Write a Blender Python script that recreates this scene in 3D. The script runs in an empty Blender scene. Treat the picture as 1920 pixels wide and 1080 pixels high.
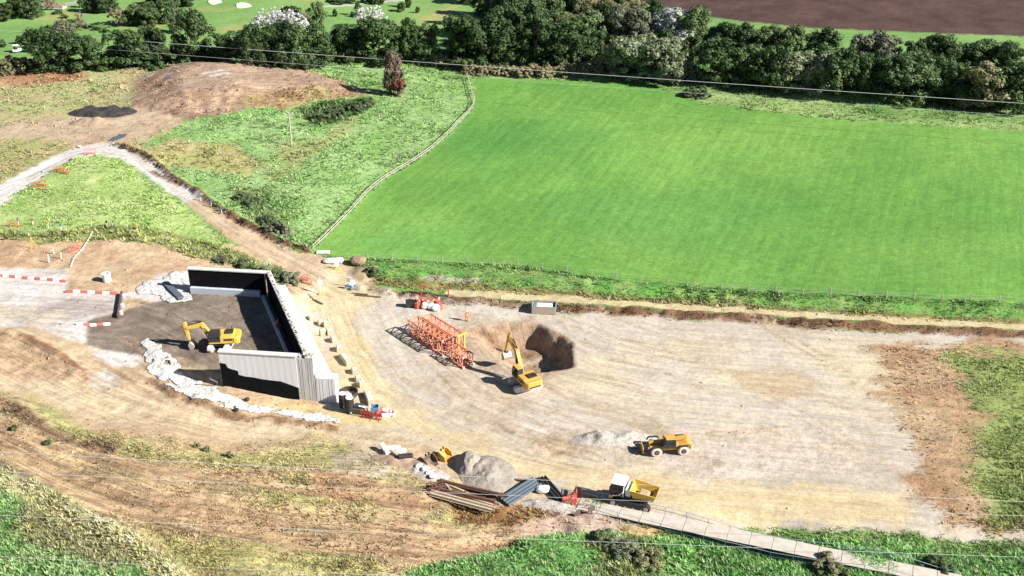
import bpy, bmesh, math, random
import numpy as np
from mathutils import Vector, Matrix, Euler

random.seed(7)
RNG = np.random.default_rng(11)
SC = bpy.context.scene
COL = SC.collection

# ------------------------------------------------------------------ camera, sky, sun, exposure
F, TH, CH = 2200.0, math.radians(27.0), 85.0        # focal length in photo pixels, pitch, height
cam_d = bpy.data.cameras.new('camera')
cam = bpy.data.objects.new('camera', cam_d); COL.objects.link(cam)
cam.location = (0, 0, CH)
cam.rotation_euler = (math.radians(90) - TH, 0, 0)
cam_d.sensor_width = 36.0
cam_d.lens = 36.0 * F / 1920.0
cam_d.clip_start = 1.0
cam_d.clip_end = 9000.0
SC.camera = cam

SUN_EL, SUN_DIR = math.radians(32.5), Vector((0.945, -0.33, 0)).normalized()
world = bpy.data.worlds.new('World'); SC.world = world
world.use_nodes = True
wn = world.node_tree
bg = wn.nodes['Background']
sky = wn.nodes.new('ShaderNodeTexSky')
sky.sky_type = 'NISHITA'
sky.sun_disc = False
sky.air_density = 0.6
sky.dust_density = 0.2
sky.sun_elevation = SUN_EL
sky.sun_rotation = math.atan2(SUN_DIR.x, SUN_DIR.y)
wn.links.new(sky.outputs[0], bg.inputs[0])
bg.inputs[1].default_value = 0.05
sun_d = bpy.data.lights.new('sun', 'SUN')
sun_d.energy = 5.0
sun_d.angle = math.radians(0.53)
sun_d.color = (1.0, 0.965, 0.90)
sun = bpy.data.objects.new('sun', sun_d); COL.objects.link(sun)
to_sun = Vector((SUN_DIR.x * math.cos(SUN_EL), SUN_DIR.y * math.cos(SUN_EL), math.sin(SUN_EL)))
sun.rotation_euler = to_sun.to_track_quat('Z', 'Y').to_euler()
sun.location = (60, -20, 120)
SC.view_settings.view_transform = 'Standard'
SC.view_settings.look = 'None'
SC.view_settings.gamma = 1.0
SC.view_settings.exposure = 1.25
SC.render.engine = 'CYCLES'
SC.cycles.use_denoising = True
SC.cycles.max_bounces = 5
SC.cycles.diffuse_bounces = 2
SC.cycles.transparent_max_bounces = 4

# ------------------------------------------------------------------ helpers: colour, noise, pixels
KEXP = 1.88
def lin1(c):
    c = c / 255.0
    return c / 12.92 if c <= 0.04045 else ((c + 0.055) / 1.055) ** 2.4
def S(r, g, b, k=KEXP):
    """base colour of a sunlit surface that the photograph shows as r, g, b"""
    return np.array([min(0.82, lin1(v) / k) for v in (r, g, b)])

def _hash(ix, iy, seed):
    h = (ix.astype(np.int64) * 374761393 + iy.astype(np.int64) * 668265263 + seed * 974634533) & 0xffffffff
    h = ((h ^ (h >> 13)) * 1274126177) & 0xffffffff
    return ((h ^ (h >> 16)) & 0xffff) / 65535.0
def vnoise(x, y, seed=0):
    ix = np.floor(x); iy = np.floor(y)
    fx = x - ix; fy = y - iy
    fx = fx * fx * (3 - 2 * fx); fy = fy * fy * (3 - 2 * fy)
    a = _hash(ix, iy, seed); b = _hash(ix + 1, iy, seed)
    c = _hash(ix, iy + 1, seed); d = _hash(ix + 1, iy + 1, seed)
    return (a + (b - a) * fx) * (1 - fy) + (c + (d - c) * fx) * fy
def fbm(x, y, scale, octv=4, seed=0):
    x = np.asarray(x, float) / scale; y = np.asarray(y, float) / scale
    s = 0; a = 0.5; t = 0
    for o in range(octv):
        s = s + a * vnoise(x + 17.3 * o, y - 9.1 * o, seed + o * 31); t += a
        a *= 0.55; x = x * 2.03; y = y * 2.03
    return s / t
def sstep(a, b, x):
    t = np.clip((x - a) / (b - a), 0, 1)
    return t * t * (3 - 2 * t)

CT, ST = math.cos(TH), math.sin(TH)
def ray(px, py):
    u = (px - 960.0) / F; v = (py - 540.0) / F
    return u, CT - v * ST, -(ST + v * CT)
def at_z(px, py, z):
    d = ray(px, py); t = (z - CH) / d[2]
    return d[0] * t, d[1] * t
def proj(x, y, z):
    dz = z - CH; zc = y * CT - dz * ST
    return 960 + F * x / zc, 540 + F * (-dz * CT - y * ST) / zc
def height_for(x, y, z0, py):
    lo, hi = z0, z0 + 40
    for _ in range(40):
        m = (lo + hi) / 2
        if proj(x, y, m)[1] > py: lo = m
        else: hi = m
    return lo - z0

def poly_sdf(poly, x, y):
    """signed distance, positive inside"""
    n = len(poly)
    best = np.full(x.shape, 1e18); inside = np.zeros(x.shape, bool)
    for i in range(n):
        ax, ay = poly[i]; bx, by = poly[(i + 1) % n]
        ex, ey = bx - ax, by - ay
        wx, wy = x - ax, y - ay
        t = np.clip((wx * ex + wy * ey) / (ex * ex + ey * ey + 1e-12), 0, 1)
        best = np.minimum(best, (wx - ex * t) ** 2 + (wy - ey * t) ** 2)
        cond = (ay > y) != (by > y)
        with np.errstate(divide='ignore', invalid='ignore'):
            xi = ax + (y - ay) * ex / (ey if abs(ey) > 1e-12 else 1e-12)
        inside ^= cond & (x < xi)
    d = np.sqrt(best)
    return np.where(inside, d, -d)
def line_dist(pts, x, y):
    best = np.full(x.shape, 1e18)
    for (ax, ay), (bx, by) in zip(pts[:-1], pts[1:]):
        ex, ey = bx - ax, by - ay
        wx, wy = x - ax, y - ay
        t = np.clip((wx * ex + wy * ey) / (ex * ex + ey * ey + 1e-12), 0, 1)
        best = np.minimum(best, (wx - ex * t) ** 2 + (wy - ey * t) ** 2)
    return np.sqrt(best)

# ------------------------------------------------------------------ terrain grid and heights
def axis(segs, lo, hi, grow=1.16):
    a = [segs[0][0]]
    for s, e, st in segs:
        k = int(round((e - s) / st))
        a += list(s + (np.arange(k) + 1) * (e - s) / k)
    st = segs[-1][2]
    while a[-1] < hi:
        st *= grow; a.append(a[-1] + st)
    st = segs[0][2]
    while a[0] > lo:
        st *= grow; a.insert(0, a[0] - st)
    return np.array(a)
XS = axis([(-165, -80, 1.0), (-80, 45, 0.42), (45, 165, 1.0)], -4000, 4000)
YS = axis([(93, 180, 0.4), (180, 290, 0.75), (290, 410, 1.2)], -900, 5000)
GX, GY = np.meshgrid(XS, YS)                 # [iy, ix]
NY, NX = GX.shape

CTRL = [
 (640,560,0),(700,650,0),(650,780,0),(800,620,0),(950,760,0),(1100,900,0),(1300,850,0),(900,580,0),(1300,600,0),(850,820,0),
 (1250,940,0),(1600,700,0),(1900,900,0),(1600,950,0),(1900,700,0),(1500,820,0),(600,450,0.3),(800,300,.6),(900,200,1),(1200,200,1),
 (1300,400,.3),(1000,450,.2),(1600,300,1),(1900,300,1),(1900,500,.5),(1600,460,.3),
 (100,50,4),(500,50,4),(800,30,3),(1200,50,3),(1900,50,3),(1500,60,3),(-200,50,5),
 (30,350,4),(190,270,4.5),(350,370,3),(450,430,1.6),(560,490,.4),(200,400,4.5),(60,440,4.2),(400,450,2.5),(150,240,4),(50,180,4),(350,240,4),
 (500,300,3),(450,380,2),(700,200,2),(-200,300,4),(-200,180,4),
 (0,550,3),(120,550,3),(220,560,3),(300,580,3),(350,620,3),(480,600,3),(400,560,3),(-200,550,3),(200,490,3.6),(50,470,4),
 (60,640,4),(150,690,3.0),(200,730,2.4),(330,745,1.9),(500,790,.8),(640,805,0),(0,780,5),(200,850,4),(400,900,3),(600,900,2),
 (700,930,1.2),(900,1000,.4),(0,900,5),(250,1000,4),(0,1080,2.5),(400,1080,3),(700,1060,1.5),(900,1060,-.4),(1200,1070,-1.4),(1400,1060,-1.4),
 (1100,1000,0),(1900,1060,-1),(-200,700,5),(-200,900,4),(-100,1150,2),(800,1150,-.5)]
_cx, _cy, _cz = [], [], []
for px, py, z in CTRL:
    x, y = at_z(px, py, z); _cx.append(x); _cy.append(y); _cz.append(z)
_cx, _cy, _cz = map(np.array, (_cx, _cy, _cz))
num = np.zeros_like(GX); den = np.full_like(GX, 1e-7); num += 1e-7 * 2.0
for cx, cy, cz in zip(_cx, _cy, _cz):
    sg = 0.036 * cy + 1.2
    w = np.exp(-((GX - cx) ** 2 + (GY - cy) ** 2) / (2 * sg * sg))
    num += w * cz; den += w
HZ = num / den
# distant land swells gently
HZ += 18 * sstep(450, 2600, np.hypot(GX, GY)) * fbm(GX, GY, 900, 3, 5)

def W(pts):   # (px, py, z) -> world polygon
    return [at_z(px, py, z) for px, py, z in pts]
def blend_h(poly, z, edge):
    global HZ
    m = sstep(-edge * .5, edge * .5, poly_sdf(poly, GX, GY))
    HZ = HZ * (1 - m) + z * m
# level working platform
blend_h(W([(560,565,0),(640,500,0),(760,560,0),(980,580,0),(1330,610,0),(1960,640,0),(1960,980,0),(1330,960,0),(1080,920,0),(900,880,0),(770,815,0),(650,800,0),(600,770,0)]), 0.0, 5.0)
# fill between the wing walls
FILL = [(-27.4,133.9),(-37.0,158.6),(-48.6,159.6),(-55,155.5),(-62,150),(-60,143),(-52,140.5),(-46,138.6),(-39.0,136.4),(-39,135.2)]
blend_h(FILL, 3.0, 0.9)
# foot of the near wing wall, lower than the fill
TRENCH = [(-46.5,137.6),(-41.5,136.0),(-38.9,135.5),(-38.4,134.75),(-28,133.6),(-22,133.2),(-20,130.5),(-30,130.6),(-38,132.2),(-45,134.6)]
tz = np.interp(GX, [-46, -38, -30, -24], [1.7, 1.5, 0.15, 0.0])
m_ = sstep(-.4, .4, poly_sdf(TRENCH, GX, GY)); HZ = HZ * (1 - m_) + tz * m_
# excavation on the platform
PIT = W([(868,614,0),(930,606,0),(1010,604,0),(1075,640,0),(1080,690,0),(1010,700,0),(950,690,0),(905,655,0)])
ps = poly_sdf(PIT, GX, GY)
pit_d = 3.2 * sstep(0, 2.4, ps + .8 * (fbm(GX, GY, 1.8, 3, 33) - .5)) * sstep(-10, 2, GX)
HZ = HZ - pit_d
# spoil heap with a flat, slightly tilted top
HEAP = W([(238,205,4),(252,155,4),(330,120,4),(450,113,4),(570,124,3),(640,146,3),(705,176,2),(640,182,2),(545,200,3),(430,212,3),(330,222,4)])
hs = poly_sdf(HEAP, GX, GY)
HZ = HZ + sstep(-3, 13, hs + 3.0 * (fbm(GX, GY, 9, 3, 3) - .5)) * (2.9 + 0.015 * (GY - 255))
def ridge(pts, h, w, rough=.5, seed=1):
    global HZ
    d = line_dist(pts, GX, GY)
    d = d + (fbm(GX, GY, 2.2, 3, seed) - .5) * w * rough * 2
    HZ = HZ + h * sstep(w, 0, d) * (0.6 + .8 * fbm(GX, GY, 3, 2, seed + 4))
BUND1 = W([(215,272,4.4),(262,290,4.2),(300,318,3.8),(350,352,3.2),(400,388,2.5),(450,420,1.8),(510,452,1),(568,474,.4)])
BUND1 = [(x + .7, y + .5) for x, y in BUND1]
ridge(BUND1, .75, 1.1)
BUND2 = W([(668,540,0),(720,548,0),(800,558,0),(900,566,0),(1000,574,0),(1100,580,0),(1200,585,0),(1330,594,0),(1600,610,0),(1960,630,0)])
ridge(BUND2, 0.8, 1.3, seed=9)
ridge(W([(-20,618,4),(40,628,4),(100,655,4),(140,690,3),(150,700,3)]), 0.7, 2.0, seed=13)
ridge(W([(110,318,4.3),(150,296,4.5)]), 1.0, 1.0, seed=15)
# verge bank north of the platform
ridge(W([(690,510,0),(800,520,0),(980,532,0),(1330,552,0),(1960,585,0)]), 0.9, 3.5, .3, seed=17)
# contour benches across the foreground slope
BENCH = [[(0,788),(70,818),(160,850),(300,880),(480,905),(660,930),(800,950)],
         [(0,822),(120,880),(260,928),(420,960),(640,990),(860,1010),(1050,985)],
         [(0,860),(160,930),(330,985),(560,1020),(800,1035),(960,1015)]]
for i, b in enumerate(BENCH):
    pts = [at_z(px, py, 3.0 * (1 - px / 1200)) for px, py in b]
    d = line_dist(pts, GX, GY)
    HZ = HZ - 0.35 * sstep(1.7, .4, d + (fbm(GX, GY, 4, 2, 40 + i) - .5)) + .25 * sstep(1.2, 0, np.abs(d - 2.4))
BANK = [at_z(px, py, 3) for px, py in [(0,892),(100,940),(200,992),(260,1030),(335,1085)]]
HZ = HZ + .8 * sstep(2.2, 0, line_dist(BANK, GX, GY))
ridge(W([(285,716,2),(330,742,1.8),(385,760,1.5),(430,776,1.2),(500,784,.8),(560,793,.5),(630,805,.1)]), .45, .9, .8, seed=21)

def at_grid(A, x, y):
    i = np.clip(np.searchsorted(XS, x) - 1, 0, NX - 2); j = np.clip(np.searchsorted(YS, y) - 1, 0, NY - 2)
    fx = np.clip((x - XS[i]) / (XS[i + 1] - XS[i]), 0, 1); fy = np.clip((y - YS[j]) / (YS[j + 1] - YS[j]), 0, 1)
    return (A[j, i] * (1 - fx) + A[j, i + 1] * fx) * (1 - fy) + (A[j + 1, i] * (1 - fx) + A[j + 1, i + 1] * fx) * fy
def hit(px, py):
    """vectorised: where the ray of a photo pixel meets the terrain"""
    px = np.asarray(px, float); py = np.asarray(py, float)
    z = np.zeros_like(px)
    for _ in range(14):
        d = ray(px, py); t = (z - CH) / d[2]
        x = d[0] * t; y = d[1] * t
        z = z * .35 + .65 * at_grid(HZ, x, y)
    return x, y, z
def at(px, py):
    x, y, z = hit([px], [py])
    return Vector((float(x[0]), float(y[0]), float(z[0])))
def ground(x, y):
    return float(at_grid(HZ, np.array([x]), np.array([y]))[0])

# ------------------------------------------------------------------ terrain colour zones (base colours), grass cover, zone names
CO = np.zeros((NY, NX, 3)); GD = np.zeros((NY, NX)); GH = np.full((NY, NX), .35); RO = np.zeros((NY, NX)); ZID = np.zeros((NY, NX), np.int32)
ZN = ['ground']
def paint(sd, sl, c1, c2, sc, edge, gr, gh, ro, name, op, seed, octv, contrast):
    x = GX[sl]; y = GY[sl]
    m = sstep(-edge, edge, sd) * op
    n = fbm(x, y, sc, octv, seed)
    n = np.clip((n - .5) * contrast + .5, 0, 1)[..., None]
    c = c1 * (1 - n) + c2 * n
    M = m[..., None]
    CO[sl] = CO[sl] * (1 - M) + c * M
    if gr is not None: GD[sl] = GD[sl] * (1 - m) + gr * m
    if gh is not None: GH[sl] = GH[sl] * (1 - m) + gh * m
    if ro is not None: RO[sl] = RO[sl] * (1 - m) + ro * m
    if name:
        if name not in ZN: ZN.append(name)
        ZID[sl] = np.where(m > .5, ZN.index(name), ZID[sl])
_seed = [100]
def bbox(P, mg):
    xs = [p[0] for p in P]; ys = [p[1] for p in P]
    return (slice(np.searchsorted(YS, min(ys) - mg), np.searchsorted(YS, max(ys) + mg)),
            slice(np.searchsorted(XS, min(xs) - mg), np.searchsorted(XS, max(xs) + mg)))
def toW(pts):
    return [tuple(at(*p)[:2]) for p in pts]
def zone(pts, c1, c2, sc=5, edge=.6, warp=1.0, wsc=2.5, gr=None, gh=None, ro=None, name=None, op=1, octv=5, contrast=2.2, world=False):
    _seed[0] += 7
    P = pts if world else toW(pts)
    sl = bbox(P, 4 + warp)
    x = GX[sl]; y = GY[sl]
    sd = poly_sdf(P, x, y) + (fbm(x, y, wsc, 3, _seed[0] + 3) - .5) * 2 * warp
    paint(sd, sl, c1, c2, sc, edge, gr, gh, ro, name, op, _seed[0], octv, contrast)
def strip(pts, w, c1, c2, sc=3, edge=.3, warp=.4, wsc=1.5, gr=None, gh=None, ro=None, name=None, op=1, octv=4, contrast=2.2):
    _seed[0] += 7
    P = toW(pts)
    sl = bbox(P, 4 + w)
    x = GX[sl]; y = GY[sl]
    sd = w / 2 - line_dist(P, x, y) + (fbm(x, y, wsc, 3, _seed[0] + 3) - .5) * 2 * warp
    paint(sd, sl, c1, c2, sc, edge, gr, gh, ro, name, op, _seed[0], octv, contrast)

# base: rough pasture everywhere
n0 = np.clip((fbm(GX, GY, 12, 5, 1) - .5) * 2.4 + .5, 0, 1)[..., None]
CO[:] = S(176,202,128) * (1 - n0) + S(118,160,84) * n0
GD[:] = .8; RO[:] = .1
# golf course and land beyond the belt of trees
zone([(-1500,150),(-200,146),(0,128),(120,126),(340,112),(560,118),(800,112),(1000,112),(1314,108),(1920,140),(3000,150),(3000,-330),(-1500,-330)],
     S(156,194,114), S(132,176,98), sc=22, edge=1, gr=0, ro=.03, name='golf_course')
for p in ([(60,35),(130,22),(160,30),(110,42)], [(200,55),(300,42),(330,36),(300,52)], [(380,12),(450,14),(430,20),(360,20)], [(400,52),(470,44),(520,50),(430,62)],
          [(780,28),(860,8),(840,40),(800,48)], [(560,-20),(700,-10),(640,6),(560,2)]):
    zone(p, S(205,190,130), S(170,185,105), sc=6, edge=3, warp=2, op=.75)
zone([(1178,-30),(1190,4),(1314,30),(1500,52),(1960,70),(1960,-120),(1178,-120)], S(112,88,80), S(92,70,64), sc=5, gr=0, ro=.1, name='ploughed_field')
strip([(70,14),(110,10),(165,0),(230,-8)], 2.6, S(205,210,205), S(190,195,190), edge=.4, name='golf_path')
strip([(610,12),(660,9),(720,3),(800,-4)], 2.2, S(225,222,205), S(205,205,190), edge=.4, name='golf_path')
# strip of green behind the heap
zone([(0,140),(160,120),(330,110),(600,118),(700,112),(720,150),(640,140),(560,124),(330,120),(250,140),(0,160)], S(150,180,105), S(185,180,120), gr=.8)
# tan, rough ground upper left
zone([(-200,140),(0,138),(160,130),(330,117),(300,140),(250,165),(240,210),(330,222),(330,262),(240,275),(120,285),(0,345),(-300,400)],
     S(196,196,140), S(214,192,152), sc=9, gr=.7, ro=.12, warp=2)
zone([(0,138),(60,132),(150,130),(160,148),(90,160),(0,158)], S(192,142,106), S(205,165,125), sc=4, gr=.5, warp=2, edge=1.5)
zone([(-200,178),(0,170),(110,155),(220,150),(200,185),(110,205),(0,215)], S(188,202,132), S(205,190,145), sc=5, gr=.8, warp=2, edge=2)
# bare spoil
zone([(238,208),(252,155),(325,120),(450,114),(570,124),(640,146),(706,176),(640,182),(545,202),(430,214),(330,224)],
     S(200,172,146), S(180,148,122), sc=4, gr=.14, ro=.45, warp=2.6, name='spoil_heap')
zone([(300,150),(340,124),(450,117),(560,128),(640,150),(560,160),(440,158),(350,170)], S(200,174,150), S(184,156,132), sc=9, ro=.18, warp=2, edge=1.5)
zone([(470,178),(560,168),(650,165),(690,178),(600,186),(520,205),(440,200)], S(180,168,115), S(190,150,118), sc=2.5, gr=.6, warp=2, edge=1.5)
for y0, x0, x1 in ((134,385,415), (139,395,430), (143,268,285), (139,300,318), (124,322,345)):
    strip([(x0, y0 + 3), (x1, y0 - 2)], 1.3, S(236,230,226), S(220,205,195), warp=.5)
zone([(-300,245),(0,236),(120,222),(250,205),(330,215),(345,228),(270,258),(210,270),(120,283),(60,300),(0,290),(-300,320)],
     S(222,198,168), S(208,180,150), sc=6, gr=.06, ro=.2, warp=2, name='bare_earth')
zone([(-300,275),(0,262),(70,258),(130,272),(90,298),(40,318),(0,340),(-300,380)], S(190,190,128), S(210,190,145), sc=4, gr=.8, warp=2)
# green pasture
zone([(345,228),(545,203),(640,185),(708,178),(640,150),(575,126),(620,112),(720,118),(880,142),(888,200),(850,246),(800,290),(720,342),(640,422),(588,470),(500,440),(400,380),(250,285)],
     S(176,208,138), S(146,190,106), sc=7, gr=.95, gh=.4, warp=1.5, ro=.15)
zone([(240,280),(330,262),(430,268),(500,310),(460,330),(360,312),(300,310)], S(206,190,142), S(186,190,118), sc=5, gr=.8, warp=2, edge=2)
zone([(520,270),(590,262),(560,300),(520,310)], S(206,190,140), S(170,190,110), sc=4, gr=.8, warp=1, edge=2, op=.8)
strip([(520,330),(560,300),(620,262),(660,225)], 3.5, S(205,190,145), S(170,190,110), warp=1.4, edge=1.2, op=.7)
zone([(560,202),(620,190),(690,182),(700,200),(650,226),(600,238),(575,225)], S(98,132,70), S(80,112,58), sc=2, gr=.9, gh=.6, warp=1.5)
zone([(430,352),(500,350),(550,420),(560,455),(500,430)], S(140,165,95), S(105,135,75), sc=3, gr=.9, gh=.6, warp=2, edge=1.5)
# mown meadow
FIELD = [(887,146),(1060,150),(1180,152),(1250,168),(1320,196),(1560,222),(1960,250),(2400,280),(2400,590),(1960,572),(1600,556),(1314,540),(980,499),(800,491),(690,486),(600,474),(588,468),(640,420),(720,340),(800,291),(850,247),(888,207),(892,190)]
zone(FIELD, S(120,174,80), S(140,190,92), sc=26, edge=.35, warp=.5, gr=0, ro=.03, name='mown_meadow', contrast=3)
zone([(880,240),(1000,225),(1200,240),(1100,280),(900,300),(840,290)], S(90,156,76), S(108,172,86), sc=16, edge=6, warp=5, wsc=12, op=.5)
zone([(960,360),(1200,350),(1500,380),(1350,460),(1080,440)], S(90,154,76), S(106,170,86), sc=16, edge=7, warp=5, wsc=12, op=.45)
zone([(640,440),(760,400),(900,420),(860,470),(680,470)], S(128,188,92), S(146,192,98), sc=8, edge=5, warp=3, wsc=9, op=.7)
# verge north of the platform
zone([(660,484),(690,486),(800,491),(980,499),(1314,540),(1960,572),(1960,612),(1330,584),(1100,566),(900,556),(760,548),(690,535),(640,500)],
     S(122,180,88), S(156,184,108), sc=3, gr=.8, gh=.35, ro=.15, warp=.8, name='grass_verge')
strip([(690,487),(800,493),(980,501),(1314,542),(1960,574)], 1.2, S(94,140,70), S(120,160,82), warp=.4, gr=1, gh=.5)
strip([(800,528),(850,531),(890,534)], 2.0, S(215,205,190), S(190,180,150), warp=.8)
strip([(700,528),(850,538),(980,548),(1320,572),(1960,610)], 2.4, S(172,166,105), S(132,132,80), warp=.6, gr=.9, gh=.45)
strip([(850,549),(980,557),(1120,566),(1320,580),(1960,618)], 2.6, S(240,222,178), S(225,205,160), warp=.4, gr=0, name='dirt_track')
zone([(-300,440),(60,440),(330,440),(560,480),(700,500),(700,800),(1100,900),(1100,1000),(-300,1000)], S(226,200,164), S(210,178,142), sc=6, gr=.05, ro=.12, name='bare_earth')
# triangle of pale grass between the tracks
zone([(-200,395),(0,385),(60,352),(110,312),(185,288),(240,308),(300,352),(345,384),(412,440),(425,468),(330,440),(200,424),(60,442),(0,428),(-200,440)],
     S(204,222,148), S(176,206,118), sc=3, gr=.85, gh=.35, ro=.12, warp=.5)
# haul road, pale stone then sandy
zone([(-300,402),(0,346),(60,314),(122,284),(190,267),(246,276),(310,318),(382,367),(346,380),(292,340),(230,298),(182,288),(112,312),(52,350),(0,386),(-300,470)],
     S(252,248,244), S(236,226,218), sc=4, edge=.3, warp=.5, gr=0, ro=.06, name='haul_road')
zone([(346,380),(372,368),(450,416),(560,474),(600,478),(660,500),(700,545),(560,565),(520,510),(430,448)], S(228,204,170), S(212,184,150), sc=5, edge=.35, warp=.5, gr=0, ro=.08, name='dirt_track')
for off in (-9, 3):
    strip([(250 + off, 292 - off * .1), (330 + off, 352), (420 + off, 418), (520 + off, 475), (620, 520)], .7, S(205,182,160), S(222,200,175), warp=.2, op=.6)
strip([(60,332),(130,296),(190,279),(235,292),(300,338)], 1.0, S(214,206,196), S(230,220,210), warp=.3, op=.7)
# earth bund along the haul road
strip([(226,272),(270,287),(308,315),(358,349),(408,385),(458,417),(518,449),(576,471)], 1.1, S(150,112,88), S(116,84,66), sc=1.5, warp=.6, gr=.1, ro=.5, name='earth_bund')
strip([(285,322),(330,340),(350,350)], 1.0, S(150,125,95), S(110,90,70), sc=1.5, warp=.8)
strip([(668,541),(720,549),(800,559),(900,567),(1000,575),(1100,581),(1200,586),(1330,595),(1600,611),(1960,631)], 1.9, S(165,128,98), S(125,95,72), sc=1.5, warp=.6, gr=.35, ro=.5, name='earth_bund')
# grass bank above the cut
zone([(-200,440),(0,428),(60,440),(200,420),(330,436),(425,464),(530,503),(560,527),(500,512),(380,484),(300,460),(180,452),(60,464),(0,448),(-200,470)],
     S(180,184,118), S(140,150,88), sc=2.5, gr=.95, gh=.6, ro=.25, warp=.8)
# brown cut slope
zone([(-200,465),(0,447),(60,458),(180,450),(300,460),(380,486),(430,500),(362,502),(310,505),(262,545),(128,547),(132,505),(0,500),(-200,505)],
     S(232,206,170), S(214,180,144), sc=4, gr=.02, ro=.2, warp=.8, name='cut_slope')
zone([(-200,470),(0,448),(70,460),(130,480),(90,500),(0,498),(-200,500)], S(208,170,136), S(222,190,154), sc=2, gr=0, ro=.3, warp=1.2, edge=1)
# crushed stone road on the embankment
zone([(-300,500),(130,506),(124,546),(220,549),(262,547),(300,515),(362,505),(364,566),(300,574),(262,560),(234,556),(228,600),(262,640),(272,688),(200,690),(160,650),(60,615),(-300,610)],
     S(246,240,236), S(232,220,210), sc=3.5, edge=.4, warp=.7, gr=0, ro=.1, name='haul_road')
zone([(60,585),(120,560),(225,555),(226,598),(150,600),(60,600)], S(176,164,156), S(214,198,184), sc=3, edge=1.5, warp=2, op=.75)
zone([(-200,570),(40,565),(140,592),(90,606),(-200,604)], S(242,224,192), S(236,222,204), sc=3, edge=1.5, warp=1.5, op=.7)
# fill between the walls
zone(FILL, S(168,152,136), S(142,126,112), sc=4, edge=.3, warp=.5, gr=0, ro=.14, name='backfill', world=True)
for k in range(7):
    strip([(262 + k * 16, 566 + k * 5), (310 + k * 14, 580 + k * 7), (350 + k * 10, 604 + k * 8)], .5, S(196,182,164), S(140,124,108), warp=.3, op=.6)
strip([(300,600),(360,585),(430,570)], .6, S(196,180,160), S(145,130,112), warp=.4, op=.6)
# tan ground left of the abutment
zone([(-300,612),(60,618),(160,655),(204,690),(272,690),(300,722),(380,760),(460,780),(640,806),(720,806),(820,838),(900,884),(800,880),(720,858),(600,814),(400,836),(180,806),(60,742),(-300,700)],
     S(230,208,174), S(216,188,152), sc=6, edge=.6, warp=1.2, gr=.03, ro=.16, name='bare_earth')
zone([(-300,618),(30,622),(130,668),(150,712),(60,718),(-300,690)], S(212,178,142), S(224,194,160), sc=3, ro=.3, warp=1.4, edge=1)
zone([(165,702),(205,690),(222,720),(200,742),(172,728)], S(236,226,214), S(220,196,165), sc=1.5, warp=.7)
for k in range(3):
    strip([(175 + 40 * k, 668 + k * 4), (230 + 36 * k, 705 + k * 4), (300 + 28 * k, 752)], .45, S(165,124,92), S(200,160,125), warp=.25, op=.75)
strip([(40,628),(110,660),(150,692),(165,712)], .9, S(150,110,84), S(190,150,115), warp=.5, sc=1)
strip([(285,716),(330,740),(385,758),(430,774),(500,782),(560,791),(630,803)], 1.3, S(194,160,126), S(160,126,98), sc=.9, warp=.9, ro=.6)
# foreground slope with dry, streaky growth
zone([(-300,690),(60,742),(180,806),(400,836),(600,814),(720,858),(800,884),(930,958),(1050,960),(1085,990),(900,1036),(740,1085),(330,1085),(200,1000),(0,896),(-300,800)],
     S(212,198,148), S(216,186,148), sc=7, edge=.8, warp=1.5, gr=.8, gh=.28, ro=.22, name='embankment_slope')
for p, o in (([(60,745),(130,790),(300,840),(520,850),(640,830),(700,870),(500,880),(260,862),(100,810)], .85), ([(420,900),(560,890),(640,905),(700,950),(520,950)], .9),
             ([(520,1010),(700,1040),(700,1085),(420,1085),(330,1020)], .8), ([(860,950),(1020,960),(960,1000),(800,985)], .7), ([(220,960),(330,1000),(400,1060),(350,1075)], .9)):
    zone(p, S(208,198,138), S(180,180,112), sc=3, edge=1.2, warp=1.8, gr=.9, gh=.33, op=o)
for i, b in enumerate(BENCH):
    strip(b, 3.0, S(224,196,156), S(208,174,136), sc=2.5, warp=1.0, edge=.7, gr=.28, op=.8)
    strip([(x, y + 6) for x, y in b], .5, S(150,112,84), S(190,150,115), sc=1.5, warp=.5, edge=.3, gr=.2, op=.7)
for i, b in enumerate(BENCH):
    for k in range(9):
        off = -16 + 5.2 * k + random.uniform(-1.5, 1.5)
        i0 = random.randint(0, 2); bb = b[i0:len(b) - random.randint(0, 2)]
        if len(bb) > 2: strip([(x, y + off * (1 + .0004 * x)) for x, y in bb], random.uniform(.25, .5), S(142,108,82), S(206,176,138), sc=1.6, warp=.3, wsc=3, edge=.18, gr=.2, op=random.uniform(.25, .6))
strip([(0,748),(40,778),(110,820),(200,842)], 2.2, S(176,146,116), S(140,116,88), sc=1.2, warp=1.0, gr=.6, gh=.4)
zone([(610,850),(680,845),(730,870),(700,900),(640,905)], S(226,208,182), S(190,178,138), sc=1.5, warp=1.5, gr=.2)
zone([(560,880),(720,900),(800,920),(840,940),(760,960),(620,930)], S(186,140,110), S(200,170,130), sc=2, warp=1.5, gr=.4, op=.8, edge=1)
zone([(830,938),(930,950),(1040,945),(1060,960),(960,985),(860,975)], S(165,122,80), S(195,160,110), sc=1.5, warp=1.0, gr=.9, gh=.4)
zone([(960,985),(1060,958),(1120,950),(1200,985),(1140,1002),(1000,1005)], S(226,206,186), S(198,168,146), sc=1.2, warp=1.2, gr=.1, ro=.3)
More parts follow.
